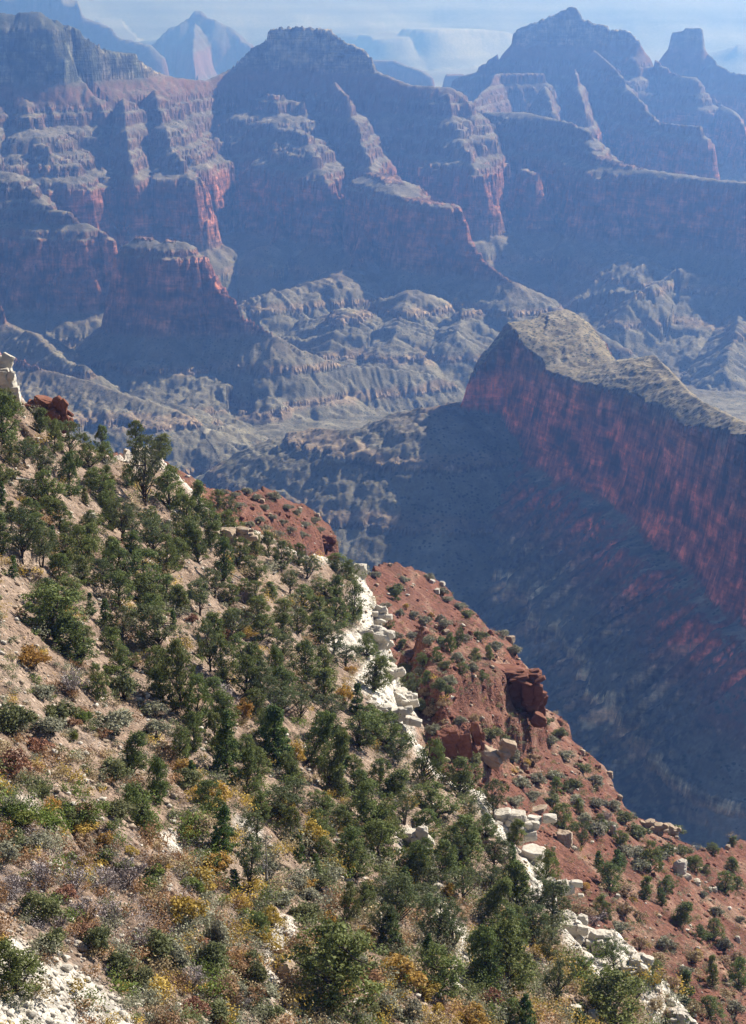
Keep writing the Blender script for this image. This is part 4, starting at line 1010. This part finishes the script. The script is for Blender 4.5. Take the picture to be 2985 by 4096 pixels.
chunks = []; n_scrub = 0
for q in range(5600):
    px, py = RNG.random() * 3060 - 40, 1560 + RNG.random() * 2580
    # denser toward the lower left, as the brush there covers the ground
    dens = .45 + .55 * float(sstep(2600, 3400, py - .25 * px))
    if RNG.random() > dens and px - .62 * py < -20: continue
    g = hit(px, py)[0]
    if np.isnan(g[0]) or g[1] > 720: continue
    dd = field_at(d1, g[:1], g[1:2])[0]; red_ = dd > 6
    if field_at(patch, g[:1], g[1:2])[0] > .45 and RNG.random() > .12: continue
    if field_at(rim, g[:1], g[1:2])[0] > .5 and RNG.random() > .12: continue
    if red_ and (1480 < px < 1800 and 2240 < py < 2500) and RNG.random() > .25: continue
    s = (29 if red_ else 58 + 16 * (py < 2500)) * (.55 + .9 * RNG.random() ** 1.6) * (.75 + .25 * (py - 1600) / 2400) * (1 + .45 * float(sstep(2900, 3500, py + .1 * (900 - px))) * (not red_))
    k = zone_kind(px, py, red_)
    chunks.append(mini(px, py, s * .85, s * 1.15, k, int(50 + s * 2.6), g)); n_scrub += 1
ob = merged('shrubbery', chunks, STUFF_M); ob['label'] = 'low mixed autumn scrub between the trees'

chunks = []
for q in range(11000):
    px, py = RNG.random() * 3060 - 40, 1600 + RNG.random() * 2540
    if RNG.random() > .3 + .7 * float(sstep(2300, 3500, py - .2 * px)): continue
    g = hit(px, py)[0]
    if np.isnan(g[0]) or g[1] > 700: continue
    red_ = field_at(d1, g[:1], g[1:2])[0] > 6
    if field_at(patch, g[:1], g[1:2])[0] > .45 and RNG.random() > .15: continue
    if red_ and RNG.random() > .35: continue
    s = 20 * (.6 + .9 * RNG.random())
    chunks.append(mini(px, py, s, s * 1.3, zone_kind(px, py, red_), 18, g))
ob = merged('ground_cover', chunks, STUFF_M); ob['label'] = 'dry grass tufts and leaf litter on the hillside'

# ---- stones
d_, f_ = ico(1)
chunks = []
for q in range(9500):
    px, py = RNG.random() * 3060 - 40, 1600 + RNG.random() * 2540
    g = hit(px, py)[0]
    if np.isnan(g[0]) or g[1] > 720: continue
    dd = field_at(d1, g[:1], g[1:2])[0]; p_ = field_at(patch, g[:1], g[1:2])[0]
    s = (.10 + .28 * RNG.random() ** 3) * (1.5 if dd > 6 else 1)
    r = 1 + .25 * RNG.normal(size=len(d_))
    v = d_ * np.clip(r, .6, 1.5)[:, None] * s * np.array([1.2, 1, .75])
    if p_ > .4: s *= .62
    if dd > 8: s *= 1.0 + 1.6 * RNG.random() ** 3
    k = 2 if dd > 8 and RNG.random() > .3 else (0 if p_ > .4 or RNG.random() < .45 else 1)
    chunks.append((v + g + np.array([0, 0, s * .25]), f_, np.ones(len(v)), k))
ob = merged('gravel', chunks, [M_PALE, M_BUFF, M_REDR]); ob['label'] = 'loose stones scattered over the slope'

ROCK_P = {}
def boulder(px, py, hpx, wpx, mat, name='boulder', look='', deep=.9):
    g = hit(px, py)[0]
    if np.isnan(g[0]): return
    d = float(np.linalg.norm(g)); w = wpx * d / FPX; h = hpx * d / FPX
    rng = np.random.default_rng(int(px * 7 + py))
    v, f = rock_shape(rng, .8)
    me = raw_mesh(name, v * np.array([w, w * deep, h * 1.15]) * .5, f, mat)
    o = bpy.data.objects.new(name, me); COL.objects.link(o)
    o.location = (g[0], g[1], g[2] + h * .36); o.rotation_euler = (RNG.normal() * .12, RNG.normal() * .15, RNG.random() * 6.28)
    THINGS.append(dict(o=o, kind=name, px=px, py=py, h=hpx, w=wpx, hm=h, look=look))
    return o
BOULDERS = '''p,1440,2305,62,62 p,702,2392,42,55 d,360,2085,42,50 p,268,3885,34,46 b,1147,3912,85,75 p,2718,3497,72,58 p,2645,3478,22,20 p,2785,3535,20,34 p,2750,3516,22,36 p,2710,3410,16,34 p,2840,3568,20,18 p,2858,3566,20,20 p,2950,3766,26,26 b,2260,3382,68,72 p,2453,3345,55,24 p,1572,3218,34,32 p,2025,3293,50,34 p,2125,3437,56,100 p,2195,3540,45,36 b,2152,3246,20,76 p,2062,3137,14,24 p,1748,2373,22,27 p,1770,2342,18,26 p,1728,2332,18,26 p,1690,2274,18,26 b,2043,2570,34,36 r,1883,2540,20,20 r,1960,2537,20,22 b,1785,2532,16,30 b,1897,2687,18,20 r,1665,2540,22,24 r,1720,2630,24,26 r,1840,2960,40,50 r,1990,2920,30,34 b,1560,2265,14,18 r,1610,2610,20,24 r,2240,2900,26,30 b,2330,3020,26,26 b,2440,3110,28,28 r,2390,3080,24,26 b,2480,3200,26,24 b,2100,3080,30,34 p,2080,3120,22,24 b,1320,2160,26,30 r,1300,2190,30,36 b,1270,2070,20,24 b,1200,2040,16,20 r,1150,2070,18,22 b,1050,2010,18,24 r,1010,2040,18,24 p,590,2790,18,26 p,465,2760,14,16 p,1120,3170,16,14 p,1205,3085,16,16 b,1350,3185,26,36 p,580,3240,22,26 p,1690,3380,36,40 p,1745,3560,30,30 p,1800,3640,26,34 p,1880,3810,26,40 b,2560,3330,24,30 b,2820,3380,26,44 b,2910,3395,20,26 p,2680,4020,34,40 p,2300,4080,70,60 p,2370,4090,60,50 p,135,3180,22,44 p,380,3290,16,18 p,480,2995,14,16 p,10,1970,18,30 b,100,2460,14,26 p,1170,4030,30,50 p,1430,4040,50,44 p,2300,3700,22,28 p,2470,3590,18,22 p,2660,3775,16,14 p,2705,3790,14,14'''
MATK = {'p': (M_PALE, 'pale limestone boulder'), 'b': (M_BUFF, 'buff sandstone boulder'), 'r': (M_REDR, 'red sandstone boulder'), 'd': (M_PALE, 'grey weathered boulder')}
for e in BOULDERS.split():
    k, px, py, h, w = e.split(',')
    boulder(float(px), float(py), float(h), float(w), MATK[k][0], look=MATK[k][1])

def outcrop(px, py, blocks, mat, label, seed):
    """blocks given in photo pixels from the foot: (dx, up, depth m, width, height, tilt)"""
    g = hit(px, py)[0]; d = float(np.linalg.norm(g)); u = d / FPX
    B = [(b[0] * u, b[2], b[1] * u, b[3] * u, max(2.0, b[3] * u * .9), b[4] * u, b[5]) for b in blocks]
    r_ = np.random.default_rng(seed)
    for x, y, z, sx, sy, sz, tl in list(B):       # smaller blocks broken off and leaning on the big ones
        for _ in range(4):
            q = .28 + .34 * r_.random()
            B.append((x + r_.normal() * sx * .42, y - abs(r_.normal()) * sy * .4, z + r_.uniform(-.5, .42) * sz, sx * q * 1.2, sy * q, sz * q, tl + r_.normal() * .25))
    me = outcrop_mesh('rock_outcrop', seed, mat, B)
    o = bpy.data.objects.new('rock_outcrop', me); COL.objects.link(o); o.location = g
    o['label'] = label; o['category'] = 'rock outcrop'
    return o
outcrop(28, 1592, [(-30, 60, 1, 90, 170, .05), (8, 45, 0, 75, 150, -.03), (28, 20, -.5, 60, 80, .1), (-10, 130, 1.5, 50, 70, 0), (-60, 90, 1, 80, 190, 0)], M_PALE, 'white limestone outcrop at the left edge above the topmost trees', 11)
outcrop(185, 1690, [(-40, 60, 1, 90, 40, -.35), (-5, 78, 1.5, 100, 36, -.35), (45, 45, 0, 70, 100, .05), (70, 40, -.5, 50, 110, .02), (85, -5, -.5, 60, 70, .2), (20, 30, 0, 90, 60, -.2), (-30, 30, 0, 60, 50, -.3)], M_REDR, 'tilted red sandstone outcrop beside the white limestone at upper left', 12)
for i_, (px_, py_) in enumerate([(1505, 2470), (1500, 2560), (1560, 2700), (1585, 2800), (1560, 2880), (2030, 3300), (2190, 3560), (2270, 3705), (2400, 3775), (2550, 3880), (2700, 4080)]):
    r_ = np.random.default_rng(500 + i_)
    outcrop(px_, py_, [(r_.normal() * 26, 6 + r_.random() * 22, r_.normal() * .8, 44 + 50 * r_.random(), 36 + 44 * r_.random(), r_.normal() * .12) for _ in range(5)], M_PALE,
            'white fractured rim rock, ' + ['topmost', 'second', 'third', 'fourth', 'fifth', 'sixth', 'seventh', 'eighth', 'ninth', 'tenth', 'lowest'][i_] + ' down the pale cliff edge', 60 + i_)
outcrop(680, 1850, [(-40, 60, 1, 70, 22, 0), (-10, 70, 1, 60, 20, .05), (0, 30, 0, 46, 90, 0), (5, -5, 0, 40, 60, .1)], M_PALE, 'pale ledge with a pillar below it under a juniper on the skyline', 13)
outcrop(905, 2170, [(-40, 20, 0, 80, 75, .03), (10, 28, .3, 80, 70, -.03), (60, 40, 1, 70, 40, .1), (90, 20, .5, 60, 40, .2)], M_BUFF, 'pinkish ledge with a sheer shaded face above the upper trees', 14)
outcrop(1650, 3395, [(-60, 30, .5, 70, 70, .1), (-15, 50, .5, 80, 60, -.1), (40, 55, 0, 60, 90, .05), (55, 20, -.5, 50, 80, 0), (10, 5, -.5, 50, 40, .2), (-70, 0, 0, 60, 50, .3)], M_PALE, 'broken white outcrop of cracked blocks among the middle trees', 15)
outcrop(2085, 2850, [(35, 150, 1.5, 115, 44, .04), (-50, 156, 2.5, 150, 40, 0), (38, 85, 1.5, 95, 120, .02), (-50, 90, 3.5, 120, 120, .04), (-125, 70, 4.5, 110, 90, .1), (72, -20, 3, 70, 140, .03), (-10, -10, 6, 150, 110, 0), (-90, 10, 5, 90, 90, 0)], M_REDR, 'overhanging red sandstone block capping the promontory', 16)
outcrop(1310, 2215, [(0, 40, 1, 50, 60, .1), (-40, 25, 1, 60, 44, 0), (4, 50, 1, 60, 60, -.1)], M_REDR, 'red sandstone knob at the end of the small red ridge', 17)
outcrop(1960, 3070, [(0, 45, 0, 110, 70, -.55), (-80, 20, 0, 110, 50, -.5), (70, 75, .5, 70, 90, -.35), (-150, 0, .5, 80, 40, -.4)], M_BUFF, 'pinkish slanted slabs below the overhanging red block', 18)
outcrop(1800, 3030, [(-10, 60, 0, 80, 140, .15), (55, 55, 0, 70, 130, .15), (105, 90, 1, 50, 120, .2), (-60, 20, .5, 60, 80, .1)], M_REDR, 'dark red fluted cliff face left of the pinkish slabs', 19)
outcrop(2630, 3330, [(0, 20, 0, 60, 44, 0), (-30, 30, 1, 50, 30, .1), (40, 15, .5, 50, 40, 0), (70, 0, 1, 40, 36, 0)], M_BUFF, 'grey buff knob on the skyline right of the red slope', 20)

# fallen logs
def log(px, py, wpx, ang):
    g = hit(px, py)[0]; L = wpx * float(np.linalg.norm(g)) / FPX
    e = hit(px + wpx * math.cos(ang), py + wpx * math.sin(ang))[0]
    v, f = tubes([(np.array([[0, 0, .22], list((e - g) * .5 + [0, 0, .28]), list(e - g + [0, 0, .25])]), np.array([.2, .16, .07]))] , 6)
    o = bpy.data.objects.new('fallen_log', raw_mesh('fallen_log', v, f, M_DEAD, smooth=True)); COL.objects.link(o); o.location = g
    THINGS.append(dict(o=o, kind='fallen_log', px=px, py=py, h=20, w=wpx, hm=1))
for a in ((370, 1985, 45, .5), (60, 1920, 60, .1), (1090, 3060, 70, -.3), (1165, 3230, 55, -.5), (1545, 3225, 60, -.05), (1095, 2300, 70, -.6), (925, 2300, 40, .5), (1820, 3600, 60, .5), (1230, 3130, 40, -.1)): log(*a)

# ------------------------------------------------------------------ labels that single each thing out
SPOTS = [('the dark conical fir in the lower middle', 908, 3080), ('the broad fir right of the conical fir', 1100, 3000), ('the round bright green juniper at left', 533, 3040), ('the huge grey green juniper at left', 218, 2500),
         ('the yellow shrub under the conical fir', 845, 3210), ('the bright yellow shrub in the dark gully', 1240, 3360), ('the bottom left green juniper', 60, 3930), ('the big juniper at the bottom edge', 1330, 3950),
         ('the wide yellow shrub at the bottom', 1590, 3910), ('the twin trunked big juniper near the bottom', 2030, 3900), ('the broken white outcrop', 1650, 3360), ('the buff boulder with the shaded underside', 1147, 3900),
         ('the tall dead snag', 1068, 3500), ('the overhanging red block', 2100, 2760), ('the balanced pale boulder on the rim', 1440, 2300), ('the pinkish ledge', 905, 2150), ('the grey boulder high at left', 360, 2080),
         ('the white rim cliff', 1540, 2700), ('the red outcrop at upper left', 180, 1680), ('the skyline ledge and pillar', 660, 1830), ('the large pale block on the red slope', 2718, 3490), ('the buff block on red soil', 2260, 3370),
         ('the big pale slab at lower right', 2420, 3850), ('the golden shrub at the left edge', 130, 2650), ('the bare grey bush at left', 290, 2760), ('the white slab by the rim', 2125, 3430), ('the big juniper at bottom right', 2470, 4100),
         ('the black leafless tree near the rim', 1232, 2290), ('the white boulder among the left trees', 702, 2390), ('the smooth red soil patch', 1640, 2380), ('the pinkish slanted slabs', 1970, 3050), ('the small red ridge knob', 1310, 2200),
         ('the white gravel at bottom left', 250, 4000), ('the mauve bare thickets', 400, 3650), ('the green low shrubs at left', 130, 3290), ('the rust shrubs at left', 120, 3060), ('the leaning junipers in the middle', 1260, 3100),
         ('the grey bare thicket tree', 905, 2830), ('the orange shrub in the upper trees', 907, 2560), ('the far right red slope', 2890, 3700)]
WORDS = {'juniper': 'juniper', 'pinyon': 'pinyon', 'fir': 'fir', 'dead_tree': 'dead tree', 'scrub_oak': 'olive shrub', 'sagebrush': 'grey green bush', 'green_shrub': 'bright green shrub', 'golden_shrub': 'golden shrub',
         'dry_shrub': 'dry tan shrub', 'rust_shrub': 'rust coloured shrub', 'bare_thicket': 'bare grey thicket', 'boulder': 'boulder', 'fallen_log': 'fallen log'}
GROUPS = {'juniper': 'junipers on the hillside', 'pinyon': 'pinyons on the hillside', 'fir': 'firs on the hillside', 'dead_tree': 'dead trees', 'scrub_oak': 'olive shrubs', 'sagebrush': 'grey green bushes', 'green_shrub': 'green shrubs',
          'golden_shrub': 'golden autumn shrubs', 'dry_shrub': 'dry tan shrubs', 'rust_shrub': 'rust coloured shrubs', 'bare_thicket': 'bare thickets', 'boulder': 'boulders on the slopes', 'fallen_log': 'fallen logs'}
ORD = ['nearest', 'second', 'third', 'fourth', 'fifth', 'sixth', 'seventh', 'eighth', 'ninth', 'tenth', 'eleventh', 'twelfth', 'thirteenth', 'fourteenth']
buckets = {}
for t in THINGS:
    word = t.get('look') or WORDS[t['kind']]
    cx, cy = t['px'], t['py'] - t['h'] * .5
    best = min(range(len(SPOTS)), key=lambda i: (SPOTS[i][1] - cx) ** 2 + (SPOTS[i][2] - cy) ** 2)
    dx, dy = cx - SPOTS[best][1], cy - SPOTS[best][2]
    if math.hypot(dx, dy) < 48: sec = 'at'
    else: sec = ('right of' if dx > 0 else 'left of') if abs(dx) > abs(dy) else ('below' if dy > 0 else 'above')
    buckets.setdefault((word, best, sec), []).append((math.hypot(dx, dy), t))
for (word, sp, sec), L in buckets.items():
    L.sort(key=lambda q: q[0])
    for i, (_, t) in enumerate(L):
        adj = 'leaning ' if t.get('lean') else ''
        where = SPOTS[sp][0]
        if len(L) == 1: lab = f'{adj}{word} {sec} {where}' if sec != 'at' else f'{adj}{word} standing at {where}'
        else: lab = f'{adj}{word}, {ORD[min(i, 13)]} one {sec if sec != "at" else "from"} {where}'
        if sec == 'at' and len(L) == 1: lab = f'{adj}{word} close beside {where}'
        t['o']['label'] = lab
        t['o']['category'] = {'boulder': 'boulder', 'fallen_log': 'log', 'juniper': 'tree', 'pinyon': 'tree', 'fir': 'tree', 'dead_tree': 'dead tree'}.get(t['kind'], 'shrub')
        t['o']['group'] = GROUPS[t['kind']]
OWN = {('fir', 908, 3130): 'dark conical fir standing tall in the lower middle', ('fir', 1100, 3050): 'broad fir right of the dark conical fir', ('juniper', 533, 3086): 'round bright green juniper bush at left above rust scrub', ('juniper', 218, 2553): 'huge grey green juniper spreading at the left',
       ('golden_shrub', 845, 3235): 'golden yellow shrub just under the dark conical fir', ('golden_shrub', 1240, 3390): 'bright yellow shrub beside the dark shaded gully', ('juniper', 60, 3970): 'wide bright green juniper at the bottom left edge', ('juniper', 1330, 4000): 'largest dense juniper at the bottom edge',
       ('golden_shrub', 1590, 3940): 'wide yellow shrub in the bottom middle', ('juniper', 2030, 3970): 'big twin trunked juniper near the bottom right of centre', ('boulder', 1147, 3912): 'large buff boulder with a shaded underside in pale gravel', ('dead_tree', 1068, 3575): 'tall thin dead snag among golden brush',
       ('boulder', 1440, 2305): 'balanced pale boulder on the rim above the red soil', ('boulder', 360, 2085): 'grey boulder in the clearing high at left', ('boulder', 2718, 3497): 'largest pale block at the top of the right red slope', ('boulder', 2260, 3382): 'buff block with an orange face on red soil',
       ('golden_shrub', 130, 2675): 'golden shrub on bare soil at the left edge', ('bare_thicket', 290, 2775): 'bare grey bush below the golden shrub at left', ('boulder', 2125, 3437): 'white slab lying by the rim above red soil', ('juniper', 2470, 4150): 'big dark juniper at the bottom right beside white rock',
       ('dead_tree', 1232, 2316): 'black leafless tree near the rim', ('boulder', 702, 2392): 'white boulder among the left trees', ('bare_thicket', 905, 2855): 'grey bare thicket tree between green junipers', ('rust_shrub', 907, 2570): 'orange shrub between the upper trees'}
for t in THINGS:
    k = (t['kind'], round(t['px']), round(t['py']))
    if k in OWN: t['o']['label'] = OWN[k]

# ------------------------------------------------------------------ haze: one closed box of even air
def make_haze():
    me = bpy.data.meshes.new('haze')
    x0, x1, y0, y1, z0, z1 = -9000, 9000, -300, 27500, -1500, 420
    v = [(x, y, z) for z in (z0, z1) for y in (y0, y1) for x in (x0, x1)]
    f = [(0, 2, 3, 1), (4, 5, 7, 6), (0, 1, 5, 4), (1, 3, 7, 5), (3, 2, 6, 7), (2, 0, 4, 6)]
    me.from_pydata(v, [], f)
    m = bpy.data.materials.new('haze_air'); m.use_nodes = True
    nt = m.node_tree
    nt.nodes.remove(nt.nodes['Principled BSDF'])
    pv = nt.nodes.new('ShaderNodeVolumePrincipled')
    pv.inputs['Color'].default_value = (0.165, 0.36, 1.0, 1)
    pv.inputs['Absorption Color'].default_value = (1, 1, 1, 1)
    pv.inputs['Density'].default_value = 8.0e-5
    pv.inputs['Anisotropy'].default_value = 0.5
    nt.links.new(pv.outputs[0], nt.nodes['Material Output'].inputs['Volume'])
    me.materials.append(m)
    o = bpy.data.objects.new('haze', me); COL.objects.link(o)
    o['kind'] = 'stuff'; o['label'] = 'blue haze filling the canyon air'
make_haze()
